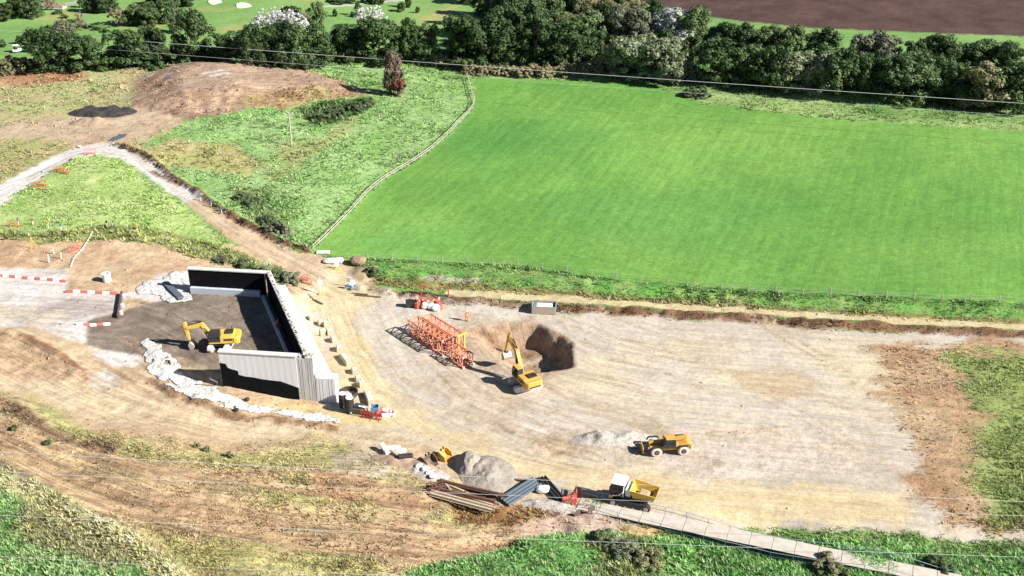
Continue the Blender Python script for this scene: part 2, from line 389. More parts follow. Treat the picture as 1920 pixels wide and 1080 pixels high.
# working platform of sand and stone
PLAT = [(556,562),(640,502),(700,545),(800,566),(980,580),(1330,602),(1960,640),(2300,660),(2300,1010),(1700,1000),(1330,985),(1200,960),(1090,930),(1000,925),(900,890),(820,845),(720,806),(645,800),(600,770),(640,705)]
zone(PLAT, S(232,220,204), S(216,202,182), sc=9, edge=.5, warp=1.0, gr=0, ro=.05, name='working_platform')
zone([(556,562),(640,505),(700,545),(700,570),(664,610),(730,720),(820,790),(1000,858),(1330,895),(1700,930),(1700,985),(1330,975),(1100,925),(900,875),(760,806),(650,796),(636,705),(600,610)], S(246,226,184), S(234,210,166), sc=5, edge=1.2, warp=2)
zone([(690,570),(860,572),(980,584),(980,605),(870,606),(760,590),(760,660),(720,640)], S(226,218,210), S(238,226,202), sc=4, edge=2, warp=2, op=.85)
zone([(556,562),(610,588),(640,650),(600,640),(568,600)], S(232,224,214), S(240,222,186), sc=2, edge=1, warp=1, op=.9)
zone([(860,690),(980,720),(980,810),(900,800),(820,720)], S(230,212,186), S(208,186,162), sc=4, edge=2, warp=2, op=.85)
zone([(985,820),(1090,815),(1120,850),(1080,868),(1010,850)], S(206,180,152), S(222,200,172), sc=2, edge=1.5, warp=1.5, ro=.25)
zone([(1090,815),(1330,800),(1600,800),(1600,880),(1330,905),(1150,868)], S(228,214,200), S(236,218,194), sc=3, edge=1.5, warp=2, ro=.14)
zone([(1330,640),(1960,660),(1960,800),(1330,790),(1000,740),(1090,660)], S(226,214,200), S(240,224,190), sc=10, edge=3, warp=4)
zone([(470,752),(560,756),(640,770),(700,790),(650,798),(560,778),(440,748)], S(242,216,160), S(232,206,155), sc=3, edge=.4, warp=.5)
zone([(850,612),(900,600),(1000,598),(1060,640),(1040,720),(960,720),(880,690),(850,645)], S(214,192,166), S(194,168,142), sc=2, edge=1.2, warp=1.6, ro=.14, op=.85)
zone(PIT, S(210,182,154), S(176,142,114), sc=1.6, edge=.5, warp=.9, ro=.28, name='excavation', world=True)
for k in range(3):
    strip([(905 + 8 * k, 622), (930 + 8 * k, 645), (955 + 8 * k, 672)], .35, S(140,108,84), S(180,146,118), warp=.15)
strip([(820,700),(860,740),(900,772),(960,812)], .45, S(150,128,105), S(200,176,148), warp=.4)
strip([(720,640),(780,660),(830,700)], .5, S(214,200,192), S(226,208,180), warp=.4)
strip([(985,802),(1000,818),(1015,836),(1060,850)], .5, S(150,122,98), S(200,170,140), warp=.4)
for k in range(11):
    x0 = 700 + 46 * k
    strip([(x0, 800 + 4 * k), (x0 + 80, 826 + 5 * k), (x0 + 190, 850 + 6 * k)], .5, S(222,196,156), S(248,234,200), warp=.4, op=.6)
for k in range(9):
    strip([(640 + 20 * k, 530 + 3 * k), (672 + 20 * k, 566 + 2 * k), (700 + 20 * k, 610)], .4, S(214,190,160), S(236,220,190), warp=.4, op=.5)
zone([(1640,650),(1760,640),(2300,640),(2300,1010),(1800,1000),(1700,930),(1720,820),(1650,740)], S(214,184,146), S(196,158,122), sc=5, edge=1, warp=3, gr=.25, ro=.25, name='bare_earth')
zone([(1780,660),(2300,650),(2300,990),(1880,985),(1800,900),(1840,780)], S(178,190,120), S(150,170,96), sc=4, edge=1.5, warp=3, gr=.8, gh=.4, ro=.2)
for k in range(8):
    y0 = 640 + 22 * k
    strip([(1080 + 20 * k, y0), (1300 + 10 * k, y0 + 26), (1480, y0 + 50 + 4 * k), (1690, y0 + 60)], .5, S(218,194,160), S(246,232,204), warp=.5, op=.55)
zone([(1380,700),(1480,690),(1560,720),(1480,745),(1400,735)], S(210,186,150), S(226,204,172), sc=3, edge=1.5, warp=2)
zone([(1180,640),(1300,632),(1380,655),(1280,672)], S(214,196,170), S(232,214,184), sc=3, edge=1.5, warp=2)
_rr = random.Random(4)
for k in range(26):                                   # crossing wheel ruts on the platform
    x0 = _rr.uniform(640, 1500); y0 = _rr.uniform(560, 840); L = _rr.uniform(140, 420); a = _rr.choice((.28, .34, .45, .22, -.08, .6)); bend = _rr.uniform(-30, 30)
    p = [(x0 + L * t, y0 + L * a * t + bend * t * (1 - t) * 2) for t in (0, .25, .5, .75, 1)]
    p = [q for q in p if q[1] < 905 - max(0, 1050 - q[0]) * .22]
    if len(p) < 3: continue
    for off in (0, 13):
        strip([(q[0] + off, q[1] - off * .55) for q in p], .42, S(192,168,136), S(226,206,176), sc=1.2, warp=.22, edge=.15, op=_rr.uniform(.45, .95))
for k in range(14):
    x0 = _rr.uniform(660, 1500); y0 = _rr.uniform(580, 830)
    zone([(x0, y0), (x0 + 30, y0 - 8), (x0 + 70, y0 + 4), (x0 + 50, y0 + 16), (x0 + 12, y0 + 12)], S(206,188,164), S(226,210,186), sc=1.5, edge=.8, warp=1.2, op=.6)
for k in range(16):                                   # ruts over the tan ground and stone road at left
    x0 = _rr.uniform(-40, 330); y0 = _rr.uniform(560, 730); L = _rr.uniform(90, 220)
    p = [(x0 + L * t, y0 + L * .42 * t + 14 * t * (1 - t)) for t in (0, .33, .66, 1)]
    if p[-1][1] > 700 + p[-1][0] * .16 or (p[-1][0] > 240 and p[-1][1] < 690): continue
    for off in (0, 11): strip([(q[0] + off, q[1] - off * .5) for q in p], .35, S(190,156,124), S(224,200,168), sc=1, warp=.25, edge=.18, op=.6)
# green bank lower left with a pale dry edge
zone([(-300,800),(0,893),(100,942),(210,1000),(262,1034),(338,1090),(-300,1200)], S(168,200,132), S(126,170,98), sc=2.5, gr=1, gh=.5, ro=.2, warp=.6, edge=.4, name='grass_bank')
strip([(-100,850),(0,893),(100,942),(210,1000),(262,1034),(340,1092)], 2.4, S(232,222,176), S(206,204,146), sc=1.5, warp=.5, gr=.95, gh=.5)
zone([(60,950),(160,990),(260,1050),(200,1075),(120,1040),(40,985)], S(190,176,132), S(150,140,100), sc=1.5, warp=1.2, edge=1, gr=1, gh=.5, op=.8)
# green bank lower right
zone([(735,1095),(830,1052),(930,1030),(1040,1000),(1110,1005),(1200,1005),(1330,1010),(1500,1020),(1960,1040),(1960,1200),(735,1200)],
     S(150,196,116), S(112,164,88), sc=2.0, gr=1, gh=.6, ro=.2, warp=.8, edge=.4, name='grass_bank')
zone([(1080,1010),(1200,1000),(1260,1040),(1200,1100),(1120,1095),(1130,1040)], S(150,160,96), S(96,130,64), sc=1.5, warp=1.2, edge=1, gr=1, gh=.8)
zone([(1160,990),(1260,985),(1230,1004),(1175,1006)], S(236,204,150), S(218,186,140), sc=1.5, warp=.3, gr=0)
# direction of travel or tillage: across (FU) and along (FV) coordinates for streaks
FU = np.zeros((NY, NX)); FV = np.zeros((NY, NX)); FW = np.zeros((NY, NX))
def flow(poly, curve, w, soft=2.0):
    P = toW(poly); Cv = toW(curve); sl = bbox(P, 2); x = GX[sl]; y = GY[sl]
    m = sstep(0, soft, poly_sdf(P, x, y)) * w
    best = np.full(x.shape, 1e18); u = np.zeros(x.shape); v = np.zeros(x.shape); s0 = 0
    n_ = len(Cv) - 1
    for q, ((ax, ay), (bx, by)) in enumerate(zip(Cv[:-1], Cv[1:])):
        L = math.hypot(bx - ax, by - ay); ex, ey = (bx - ax) / L, (by - ay) / L
        t = (x - ax) * ex + (y - ay) * ey
        tc = np.clip(t, -1e4 if q == 0 else 0, 1e4 if q == n_ - 1 else L)
        d2 = (x - ax - ex * tc) ** 2 + (y - ay - ey * tc) ** 2
        sgn = np.sign((x - ax) * -ey + (y - ay) * ex)
        b_ = d2 < best; best = np.where(b_, d2, best); u = np.where(b_, sgn * np.sqrt(d2), u); v = np.where(b_, s0 + tc, v); s0 += L
    k = m > FW[sl]
    FU[sl] = np.where(k, u, FU[sl]); FV[sl] = np.where(k, v, FV[sl]); FW[sl] = np.where(k, m, FW[sl])
flow(FIELD, [(640,420),(850,247)], .22)
flow([(-300,690),(60,742),(180,806),(400,836),(600,814),(720,858),(930,958),(1085,990),(900,1036),(740,1085),(330,1085),(200,1000),(0,896),(-300,800)], [(-200,760),(0,822),(120,880),(260,928),(420,960),(640,990),(860,1010),(1050,985)], 1.0)
flow([(-300,612),(60,618),(160,655),(272,690),(380,760),(640,806),(820,838),(900,884),(720,858),(600,814),(400,836),(180,806),(60,742),(-300,700)], [(-100,600),(60,650),(200,722),(330,768),(480,798),(640,818),(780,842)], .55)
flow(PLAT, [(600,500),(640,560),(670,640),(720,720),(800,790),(950,850),(1150,895),(1500,930)], .36)
flow([(-300,402),(0,346),(122,284),(190,267),(238,278),(372,369),(560,474),(700,545),(560,565),(430,448),(292,340),(182,288),(0,386),(-300,470)], [(-100,400),(60,332),(130,296),(190,278),(240,290),(300,335),(380,385),(460,438),(560,495),(640,540)], .6, .8)
flow([(-300,500),(130,506),(262,547),(234,600),(262,640),(160,650),(60,615),(-300,610)], [(-200,556),(100,562),(240,572)], .45)
flow([(240,560),(364,566),(430,570),(560,660),(412,690),(340,690),(262,630)], [(240,560),(310,585),(380,620),(450,690)], .55)
flow([(250,200),(325,120),(450,114),(570,124),(706,176),(545,202),(330,224)], [(280,165),(380,140),(500,135),(640,152)], .6)
# relief from roughness
HZ = HZ + RO * (fbm(GX, GY, 1.6, 3, 77) - .5) * 1.5 + RO * (fbm(GX, GY, 5.0, 2, 78) - .5) * 1.6
# fine mottling of the colours
mot = (fbm(GX, GY, 1.1, 3, 91) - .5)[..., None]
CO *= (1 + mot * np.clip(.25 + RO[..., None] * 1.6, .25, .9))
_a = Vector(at(640, 420)[:2]); _b = Vector(at(850, 247)[:2]); _d = (_b - _a).normalized()
_s = poly_sdf(toW(FIELD), GX, GY)
_u = np.where(_s < 9, _s * 1.0, GX * _d.y - GY * _d.x)
mow = np.sin(_u * 2 * math.pi / 2.6 + 1.2 * fbm(GX, GY, 25, 2, 8)) * .035 + (fbm(GX * _d.y - GY * _d.x, (GX * _d.x + GY * _d.y) * .12, 1.3, 3, 82) - .5) * .16 + (fbm(GX, GY, .9, 2, 83) - .5) * .16
mow += -.10 * sstep(.5, .15, np.abs((_u / 12.0) % 1.0 - .5) * 12) * fbm(GX, GY, 14, 2, 84)
_m = (ZID == ZN.index('mown_meadow')) * 1.0
CO *= (1 + mow * _m)[..., None]
CO *= 1 + _m[..., None] * (fbm(GX, GY, 18, 3, 85) - .5)[..., None] * np.array([.25, .05, .1])
CO = np.clip(CO, .01, .85)

# ------------------------------------------------------------------ materials
MATS = {}
def mat(name, rgb, rough=.65, metal=0.0, dirt=.22, scale=2.5, bump=0.0, col2=None, objvar=0.0, spec=.4):
    if name in MATS: return MATS[name]
    m = bpy.data.materials.new(name); m.use_nodes = True
    nt = m.node_tree; b = nt.nodes['Principled BSDF']
    b.inputs['Roughness'].default_value = rough; b.inputs['Metallic'].default_value = metal
    b.inputs['Specular IOR Level'].default_value = spec
    rgb = tuple(float(c) for c in rgb)
    tc = nt.nodes.new('ShaderNodeTexCoord')
    ns = nt.nodes.new('ShaderNodeTexNoise'); ns.inputs['Scale'].default_value = scale; ns.inputs['Detail'].default_value = 6
    ns.inputs['Roughness'].default_value = .65
    nt.links.new(tc.outputs['Object'], ns.inputs['Vector'])
    mp = nt.nodes.new('ShaderNodeMapRange'); mp.inputs[1].default_value = .35; mp.inputs[2].default_value = .7
    nt.links.new(ns.outputs[0], mp.inputs[0])
    mx = nt.nodes.new('ShaderNodeMix'); mx.data_type = 'RGBA'
    d = col2 if col2 is not None else tuple(c * (1 - dirt) + dirt * e for c, e in zip(rgb, (.30, .24, .17)))
    mx.inputs[6].default_value = (*rgb, 1); mx.inputs[7].default_value = (*[float(c) for c in d], 1)
    nt.links.new(mp.outputs[0], mx.inputs[0])
    out = mx.outputs[2]
    if objvar:
        oi = nt.nodes.new('ShaderNodeObjectInfo')
        hs = nt.nodes.new('ShaderNodeHueSaturation')
        a = nt.nodes.new('ShaderNodeMapRange'); a.inputs[3].default_value = 1 - objvar; a.inputs[4].default_value = 1 + objvar
        nt.links.new(oi.outputs['Random'], a.inputs[0]); nt.links.new(a.outputs[0], hs.inputs['Value'])
        h2 = nt.nodes.new('ShaderNodeMapRange'); h2.inputs[3].default_value = .5 - objvar * .07; h2.inputs[4].default_value = .5 + objvar * .05
        ml = nt.nodes.new('ShaderNodeMath'); ml.operation = 'FRACT'
        m2 = nt.nodes.new('ShaderNodeMath'); m2.operation = 'MULTIPLY'; m2.inputs[1].default_value = 7.31
        nt.links.new(oi.outputs['Random'], m2.inputs[0]); nt.links.new(m2.outputs[0], ml.inputs[0]); nt.links.new(ml.outputs[0], h2.inputs[0])
        nt.links.new(h2.outputs[0], hs.inputs['Hue'])
        nt.links.new(out, hs.inputs['Color']); out = hs.outputs[0]
    nt.links.new(out, b.inputs['Base Color'])
    if bump:
        bp = nt.nodes.new('ShaderNodeBump'); bp.inputs['Strength'].default_value = 1; bp.inputs['Distance'].default_value = bump
        nt.links.new(ns.outputs[0], bp.inputs['Height']); nt.links.new(bp.outputs[0], b.inputs['Normal'])
    MATS[name] = m
    return m

def terrain_material():
    m = bpy.data.materials.new('terrain'); m.use_nodes = True
    nt = m.node_tree; b = nt.nodes['Principled BSDF']
    b.inputs['Roughness'].default_value = .95; b.inputs['Specular IOR Level'].default_value = .12
    at_ = nt.nodes.new('ShaderNodeAttribute'); at_.attribute_name = 'Col'
    ro_ = nt.nodes.new('ShaderNodeAttribute'); ro_.attribute_name = 'rough'
    tc = nt.nodes.new('ShaderNodeTexCoord')
    n1 = nt.nodes.new('ShaderNodeTexNoise'); n1.inputs['Scale'].default_value = 1.6; n1.inputs['Detail'].default_value = 7; n1.inputs['Roughness'].default_value = .72
    nt.links.new(tc.outputs['Object'], n1.inputs['Vector'])
    n2 = nt.nodes.new('ShaderNodeTexNoise'); n2.inputs['Scale'].default_value = 6.5; n2.inputs['Detail'].default_value = 4; n2.inputs['Roughness'].default_value = .7
    nt.links.new(tc.outputs['Object'], n2.inputs['Vector'])
    a = nt.nodes.new('ShaderNodeMapRange'); a.inputs[1].default_value = .3; a.inputs[2].default_value = .7; a.inputs[3].default_value = .74; a.inputs[4].default_value = 1.22
    nt.links.new(n1.outputs[0], a.inputs[0])
    c = nt.nodes.new('ShaderNodeMapRange'); c.inputs[1].default_value = .3; c.inputs[2].default_value = .7; c.inputs[3].default_value = .78; c.inputs[4].default_value = 1.2
    nt.links.new(n2.outputs[0], c.inputs[0])
    mu = nt.nodes.new('ShaderNodeMath'); mu.operation = 'MULTIPLY'
    nt.links.new(a.outputs[0], mu.inputs[0]); nt.links.new(c.outputs[0], mu.inputs[1])
    vm = nt.nodes.new('ShaderNodeVectorMath'); vm.operation = 'SCALE'
    nt.links.new(at_.outputs['Color'], vm.inputs[0]); nt.links.new(mu.outputs[0], vm.inputs['Scale'])
    fu = nt.nodes.new('ShaderNodeAttribute'); fu.attribute_name = 'flow'
    sx = nt.nodes.new('ShaderNodeSeparateXYZ'); nt.links.new(fu.outputs['Vector'], sx.inputs[0])
    fac = None
    for fa, fb, amp in ((1.1, .07, 1.0), (3.4, .12, .9), (7.5, .5, .55)):
        m1 = nt.nodes.new('ShaderNodeMath'); m1.operation = 'MULTIPLY'; m1.inputs[1].default_value = fa; nt.links.new(sx.outputs[0], m1.inputs[0])
        m2 = nt.nodes.new('ShaderNodeMath'); m2.operation = 'MULTIPLY'; m2.inputs[1].default_value = fb; nt.links.new(sx.outputs[1], m2.inputs[0])
        cx = nt.nodes.new('ShaderNodeCombineXYZ'); nt.links.new(m1.outputs[0], cx.inputs[0]); nt.links.new(m2.outputs[0], cx.inputs[1])
        nz = nt.nodes.new('ShaderNodeTexNoise'); nz.noise_dimensions = '2D'; nz.inputs['Scale'].default_value = 1; nz.inputs['Detail'].default_value = 3
        nt.links.new(cx.outputs[0], nz.inputs['Vector'])
        q = nt.nodes.new('ShaderNodeMapRange'); q.inputs[1].default_value = .3; q.inputs[2].default_value = .7; q.inputs[3].default_value = -.27 * amp; q.inputs[4].default_value = .27 * amp
        nt.links.new(nz.outputs[0], q.inputs[0])
        if fac is None: fac = q.outputs[0]
        else:
            ad = nt.nodes.new('ShaderNodeMath'); ad.operation = 'ADD'; nt.links.new(fac, ad.inputs[0]); nt.links.new(q.outputs[0], ad.inputs[1]); fac = ad.outputs[0]
    wm = nt.nodes.new('ShaderNodeMath'); wm.operation = 'MULTIPLY_ADD'; wm.inputs[2].default_value = 1.0
    nt.links.new(fac, wm.inputs[0]); nt.links.new(sx.outputs[2], wm.inputs[1])
    v2 = nt.nodes.new('ShaderNodeVectorMath'); v2.operation = 'SCALE'
    nt.links.new(vm.outputs[0], v2.inputs[0]); nt.links.new(wm.outputs[0], v2.inputs['Scale'])
    nt.links.new(v2.outputs[0], b.inputs['Base Color'])
    bp = nt.nodes.new('ShaderNodeBump'); bp.inputs['Strength'].default_value = 1
    dm = nt.nodes.new('ShaderNodeMath'); dm.operation = 'MULTIPLY_ADD'; dm.inputs[1].default_value = .55; dm.inputs[2].default_value = .03
    nt.links.new(ro_.outputs['Fac'], dm.inputs[0]); nt.links.new(dm.outputs[0], bp.inputs['Distance'])
    nt.links.new(n1.outputs[0], bp.inputs['Height']); nt.links.new(bp.outputs[0], b.inputs['Normal'])
    return m

def tag(o, label=None, cat=None, group=None, kind=None):
    if label: o['label'] = label
    if cat: o['category'] = cat
    if group: o['group'] = group
    if kind: o['kind'] = kind
    return o

# ------------------------------------------------------------------ terrain sheets (one height field, cut along the zones)
def build_terrain():
    tm = terrain_material()
    gx = np.gradient(HZ, axis=1) / np.gradient(GX, axis=1); gy = np.gradient(HZ, axis=0) / np.gradient(GY, axis=0)
    nrm = np.stack([-gx, -gy, np.ones_like(gx)], -1); nrm /= np.linalg.norm(nrm, axis=-1, keepdims=True)
    nrm = nrm.reshape(-1, 3)
    V = np.stack([GX, GY, HZ], -1).reshape(-1, 3)
    idx = np.arange(NY * NX).reshape(NY, NX)
    Q = np.stack([idx[:-1, :-1], idx[:-1, 1:], idx[1:, 1:], idx[1:, :-1]], -1).reshape(-1, 4)
    fz = ZID[:-1, :-1].reshape(-1)
    C4 = np.concatenate([CO.reshape(-1, 3), np.ones((NY * NX, 1))], 1)
    for k, nm in enumerate(ZN):
        q = Q[fz == k]
        if not len(q): continue
        u, inv = np.unique(q, return_inverse=True)
        q = inv.reshape(-1, 4)
        me = bpy.data.meshes.new(nm)
        me.vertices.add(len(u)); me.vertices.foreach_set('co', V[u].astype(np.float32).ravel())
        me.loops.add(len(q) * 4); me.loops.foreach_set('vertex_index', q.ravel().astype(np.int32))
        me.polygons.add(len(q)); me.polygons.foreach_set('loop_start', np.arange(0, len(q) * 4, 4, dtype=np.int32))
        me.polygons.foreach_set('loop_total', np.full(len(q), 4, np.int32))
        me.update(calc_edges=True)
        me.polygons.foreach_set('use_smooth', np.ones(len(q), bool))
        ca = me.color_attributes.new('Col', 'FLOAT_COLOR', 'POINT'); ca.data.foreach_set('color', C4[u].astype(np.float32).ravel())
        ra = me.attributes.new('rough', 'FLOAT', 'POINT'); ra.data.foreach_set('value', RO.reshape(-1)[u].astype(np.float32))
        fl = me.attributes.new('flow', 'FLOAT_VECTOR', 'POINT'); fl.data.foreach_set('vector', np.stack([FU.reshape(-1)[u], FV.reshape(-1)[u], FW.reshape(-1)[u]], 1).astype(np.float32).ravel())
        me.normals_split_custom_set_from_vertices(nrm[u].tolist())
        me.materials.append(tm)
        o = bpy.data.objects.new(nm, me); COL.objects.link(o)
        tag(o, kind='structure')
build_terrain()
# ------------------------------------------------------------------ mesh builder
class MB:
    def __init__(s): s.v = []; s.f = []
    def add(s, vs, fs):
        n = len(s.v); s.v += [tuple(v) for v in vs]; s.f += [tuple(i + n for i in f) for f in fs]; return s
    def box(s, c, d, rot=None, taper=1.0):
        x, y, z = d[0] / 2, d[1] / 2, d[2] / 2
        vs = [Vector((sx * x * (taper if sz > 0 else 1), sy * y * (taper if sz > 0 else 1), sz * z)) for sz in (-1, 1) for sy in (-1, 1) for sx in (-1, 1)]
        if rot is not None:
            R = rot if isinstance(rot, Matrix) else Euler(rot).to_matrix()
            vs = [R @ v for v in vs]
        c = Vector(c)
        return s.add([v + c for v in vs], [(0,2,3,1),(4,5,7,6),(0,1,5,4),(2,6,7,3),(0,4,6,2),(1,3,7,5)])
    def beam(s, a, b, w, h=None, up=(0, 0, 1)):
        a = Vector(a); b = Vector(b); h = h or w
        d = (b - a)
        if d.length < 1e-6: return s
        z = d.normalized(); x = Vector(up).cross(z)
        if x.length < 1e-3: x = Vector((1, 0, 0))
        x.normalize(); y = z.cross(x)
        vs = [p + x * sx * w / 2 + y * sy * h / 2 for p in (a, b) for sx, sy in ((-1,-1),(1,-1),(1,1),(-1,1))]
        return s.add(vs, [(3,2,1,0),(4,5,6,7),(0,1,5,4),(1,2,6,5),(2,3,7,6),(3,0,4,7)])
    def tube(s, pts, r, n=8, cap=True, r2=None):
        pts = [Vector(p) for p in pts]; rings = []
        up = Vector((0, 0, 1))
        for i, p in enumerate(pts):
            t = (pts[min(i + 1, len(pts) - 1)] - pts[max(i - 1, 0)]).normalized()
            x = t.cross(up)
            if x.length < 1e-3: x = t.cross(Vector((1, 0, 0)))
            x.normalize(); y = x.cross(t)
            rr = r if r2 is None else r + (r2 - r) * i / (len(pts) - 1)
            if isinstance(r, (list, tuple)): rr = r[i]
            rings.append([p + x * rr * math.cos(a) + y * rr * math.sin(a) for a in [2 * math.pi * k / n for k in range(n)]])
        base = len(s.v)
        for R in rings: s.v += [tuple(v) for v in R]
        for i in range(len(pts) - 1):
            for k in range(n):
                a = base + i * n + k; b = base + i * n + (k + 1) % n
                s.f.append((a, b, b + n, a + n))
        if cap:
            s.f.append(tuple(base + k for k in range(n))[::-1]); s.f.append(tuple(base + (len(pts) - 1) * n + k for k in range(n)))
        return s
    def prism(s, poly, axis, a, b):
        """2-D outline extruded along an axis ('x': outline in y,z; 'y': in x,z; 'z': in x,y)"""
        n = len(poly)
        def P(p, t):
            return {'x': (t, p[0], p[1]), 'y': (p[0], t, p[1]), 'z': (p[0], p[1], t)}[axis]
        vs = [P(p, a) for p in poly] + [P(p, b) for p in poly]
        fs = [tuple(range(n))[::-1], tuple(range(n, 2 * n))] + [(i, (i + 1) % n, (i + 1) % n + n, i + n) for i in range(n)]
        return s.add(vs, fs)
    def build(s, name, m, parent=None, smooth=False, bevel=0.0, loc=None, rot=None):
        me = bpy.data.meshes.new(name); me.from_pydata(s.v, [], s.f)
        bm = bmesh.new(); bm.from_mesh(me)
        bmesh.ops.recalc_face_normals(bm, faces=bm.faces)
        if bevel: bmesh.ops.bevel(bm, geom=bm.edges[:], offset=bevel, segments=1, affect='EDGES', clamp_overlap=True)
        bm.to_mesh(me); bm.free()
        if smooth: me.polygons.foreach_set('use_smooth', [True] * len(me.polygons))
        me.materials.append(m if not isinstance(m, str) else MATS[m])
        return link(name, me, parent, loc, rot)
def link(name, me, parent=None, loc=None, rot=None):
    o = bpy.data.objects.new(name, me); COL.objects.link(o)
    if parent is not None: o.parent = parent
    if loc is not None: o.location = loc
    if rot is not None: o.rotation_euler = rot
    return o
def thing(name, label, cat, loc=(0, 0, 0), rz=0.0, group=None):
    o = bpy.data.objects.new(name, None); COL.objects.link(o)
    o.empty_display_size = .5
    o.location = loc; o.rotation_euler = (0, 0, rz)
    return tag(o, label, cat, group)
def copy_tree(o, parent=None):
    c = o.copy(); COL.objects.link(c); c.parent = parent
    for ch in list(o.children): copy_tree(ch, c)
    return c
ORD = ['first','second','third','fourth','fifth','sixth','seventh','eighth','ninth','tenth','eleventh','twelfth','thirteenth','fourteenth','fifteenth','sixteenth',
       'seventeenth','eighteenth','nineteenth','twentieth']

# shared materials
CONC = mat('concrete', (.66, .66, .66), .85, dirt=.25, scale=1.1, bump=.01, col2=(.54, .535, .53))
CONC_D = mat('stained_concrete', (.56, .55, .53), .9, scale=1.8, bump=.02, col2=(.30, .28, .26))
CONC_P = mat('pale_concrete', (.62, .60, .56), .85, scale=1.2, bump=.01, col2=(.50, .46, .41))
BITU = mat('bitumen', (.006, .006, .007), .9, dirt=.02, scale=.9, spec=.05, col2=(.010, .010, .011))
BLUEG = mat('drainage_sheet', (.46, .50, .56), .7, dirt=.1)
YEL = mat('machine_yellow', (.66, .42, .04), .55, dirt=.45, scale=2.6)
YEL_O = mat('machine_amber', (.58, .31, .03), .55, dirt=.5, scale=2.4)
BLK = mat('black_steel', (.022, .022, .024), .55, dirt=.08)
RUB = mat('rubber_track', (.04, .038, .036), .85, dirt=.35, scale=1.2)
DUST = mat('dusty_rubber', (.58, .54, .48), .9, dirt=.3)
GLS = mat('cab_glass', (.012, .016, .022), .08, dirt=0.0, spec=.6)
STL = mat('worn_steel', (.42, .37, .30), .5, metal=.3, dirt=.3)
CHR = mat('ram_chrome', (.7, .7, .7), .25, metal=.9, dirt=.05)
WHT = mat('white_paint', (.78, .77, .75), .5, dirt=.08)
RED = mat('red_paint', (.55, .075, .05), .55, dirt=.2)
RED_B = mat('faded_red_plastic', (.50, .12, .085), .6, dirt=.3)
ORG = mat('crane_red', (.56, .15, .075), .6, dirt=.3, scale=1.5, col2=(.52, .24, .14))
PIPEG = mat('pale_plastic', (.74, .74, .72), .5, dirt=.05)
TIMB = mat('pale_timber', (.50, .41, .29), .85, dirt=.3, scale=4, col2=(.34, .25, .16))
RUST = mat('rusty_steel', (.16, .075, .045), .85, dirt=.25, scale=2.2, col2=(.085, .045, .03))
BLU = mat('blue_paint', (.07, .19, .33), .5, dirt=.15)
SHEET = mat('grey_blue_sheet', (.085, .11, .14), .5, dirt=.12, metal=.1)
GEO = mat('white_geotextile', (.56, .55, .535), .9, dirt=.06, scale=1.6, bump=.3, col2=(.40, .37, .33))
ALU = mat('trackway_aluminium', (.50, .47, .42), .7, metal=.05, dirt=.5, scale=.7, col2=(.40,.33,.24))
CHOC = mat('dark_brown_steel', (.09, .055, .04), .7, dirt=.25)
SKIN = mat('skin', (.42, .25, .18), .6, dirt=0)
HIVIS = mat('hivis_orange', (.80, .14, .05), .7, dirt=.05)
BOOT = mat('boot_black', (.02, .02, .02), .6, dirt=.1)
WOOD = mat('weathered_post', (.40, .36, .31), .85, dirt=.2, scale=3)

def streaky(m, sx, sz):
    nt = m.node_tree; ns = [n for n in nt.nodes if n.type == 'TEX_NOISE'][0]; tc = [n for n in nt.nodes if n.type == 'TEX_COORD'][0]
    mp = nt.nodes.new('ShaderNodeMapping'); mp.inputs['Scale'].default_value = (sx, sx, sz)
    nt.links.new(tc.outputs['Object'], mp.inputs[0]); nt.links.new(mp.outputs[0], ns.inputs['Vector'])
streaky(CONC, 2.6, .16); streaky(CONC_D, 1.8, .14)
# ------------------------------------------------------------------ abutment
ab = thing('bridge_abutment', 'long skewed concrete bridge abutment with two wing walls and black coated inner faces', 'abutment', (0, 0, 0))
A0 = Vector((-27.35, 133.45, 0)); B0 = Vector((-37.05, 158.5, 0))        # inner line of the back wall, near to far
AX = (B0 - A0).normalized(); AL = (B0 - A0).length
WD = Vector((-11.75, 1.4, 0)).normalized(); WN = Vector((-WD.y, WD.x, 0))  # wing direction; normal
if WN.y > 0: WN = -WN                                                     # towards the camera
WT = 7.0
def slab(mb, a, b, n, t, z0, z1):
    """wall from a to b, thickness t along n"""
    a = Vector(a); b = Vector(b); q = [a, b, b + n * t, a + n * t]
    return mb.add([(p.x, p.y, z0) for p in q] + [(p.x, p.y, z1) for p in q], [(3,2,1,0),(4,5,6,7),(0,1,5,4),(1,2,6,5),(2,3,7,6),(3,0,4,7)])
# near wing wall: body, formwork panels, coating, coping
nw_a = A0 + Vector((-1.1, .05, 0)); nw_len = 10.6
nwall = slab(MB(), nw_a, nw_a + WD * nw_len, -WN, .55, -.6, WT - .22).build('wing_wall', CONC, ab)
npan = 12; pw = nw_len / npan
pm = MB().box((pw / 2, 0, (WT - .25 - .05) / 2), (pw - .035, .06, WT - .3), ).build('formwork_panel', CONC, nwall, bevel=.008)
ang = math.atan2(WD.y, WD.x)
for i in range(npan):
    o = pm if i == 0 else pm.copy()
    if i: COL.objects.link(o)
    o.location = nw_a + WN * .03 + WD * (pw * i); o.rotation_euler = (0, 0, ang)
slab(MB(), nw_a - WD * .1 + WN * .16, nw_a + WD * (nw_len + .05) + WN * .16, -WN, .85, WT - .22, WT).build('coping', CONC_P, ab, bevel=.03)
prof = [(0,0),(0,2.05),(1.4,2.55),(2.4,2.9),(3.6,2.95),(5,3.05),(6.1,3.25),(7.2,3.3),(8.1,3.5),(8.15,4.1),(9.0,4.3),(9.5,4.5),(9.75,5.1),(10.55,5.2),(10.55,0)]
mb = MB(); P3 = [nw_a + WN * .062 + WD * p[0] + Vector((0, 0, p[1])) for p in prof]; P4 = [p + WN * .02 for p in P3]; n = len(prof)
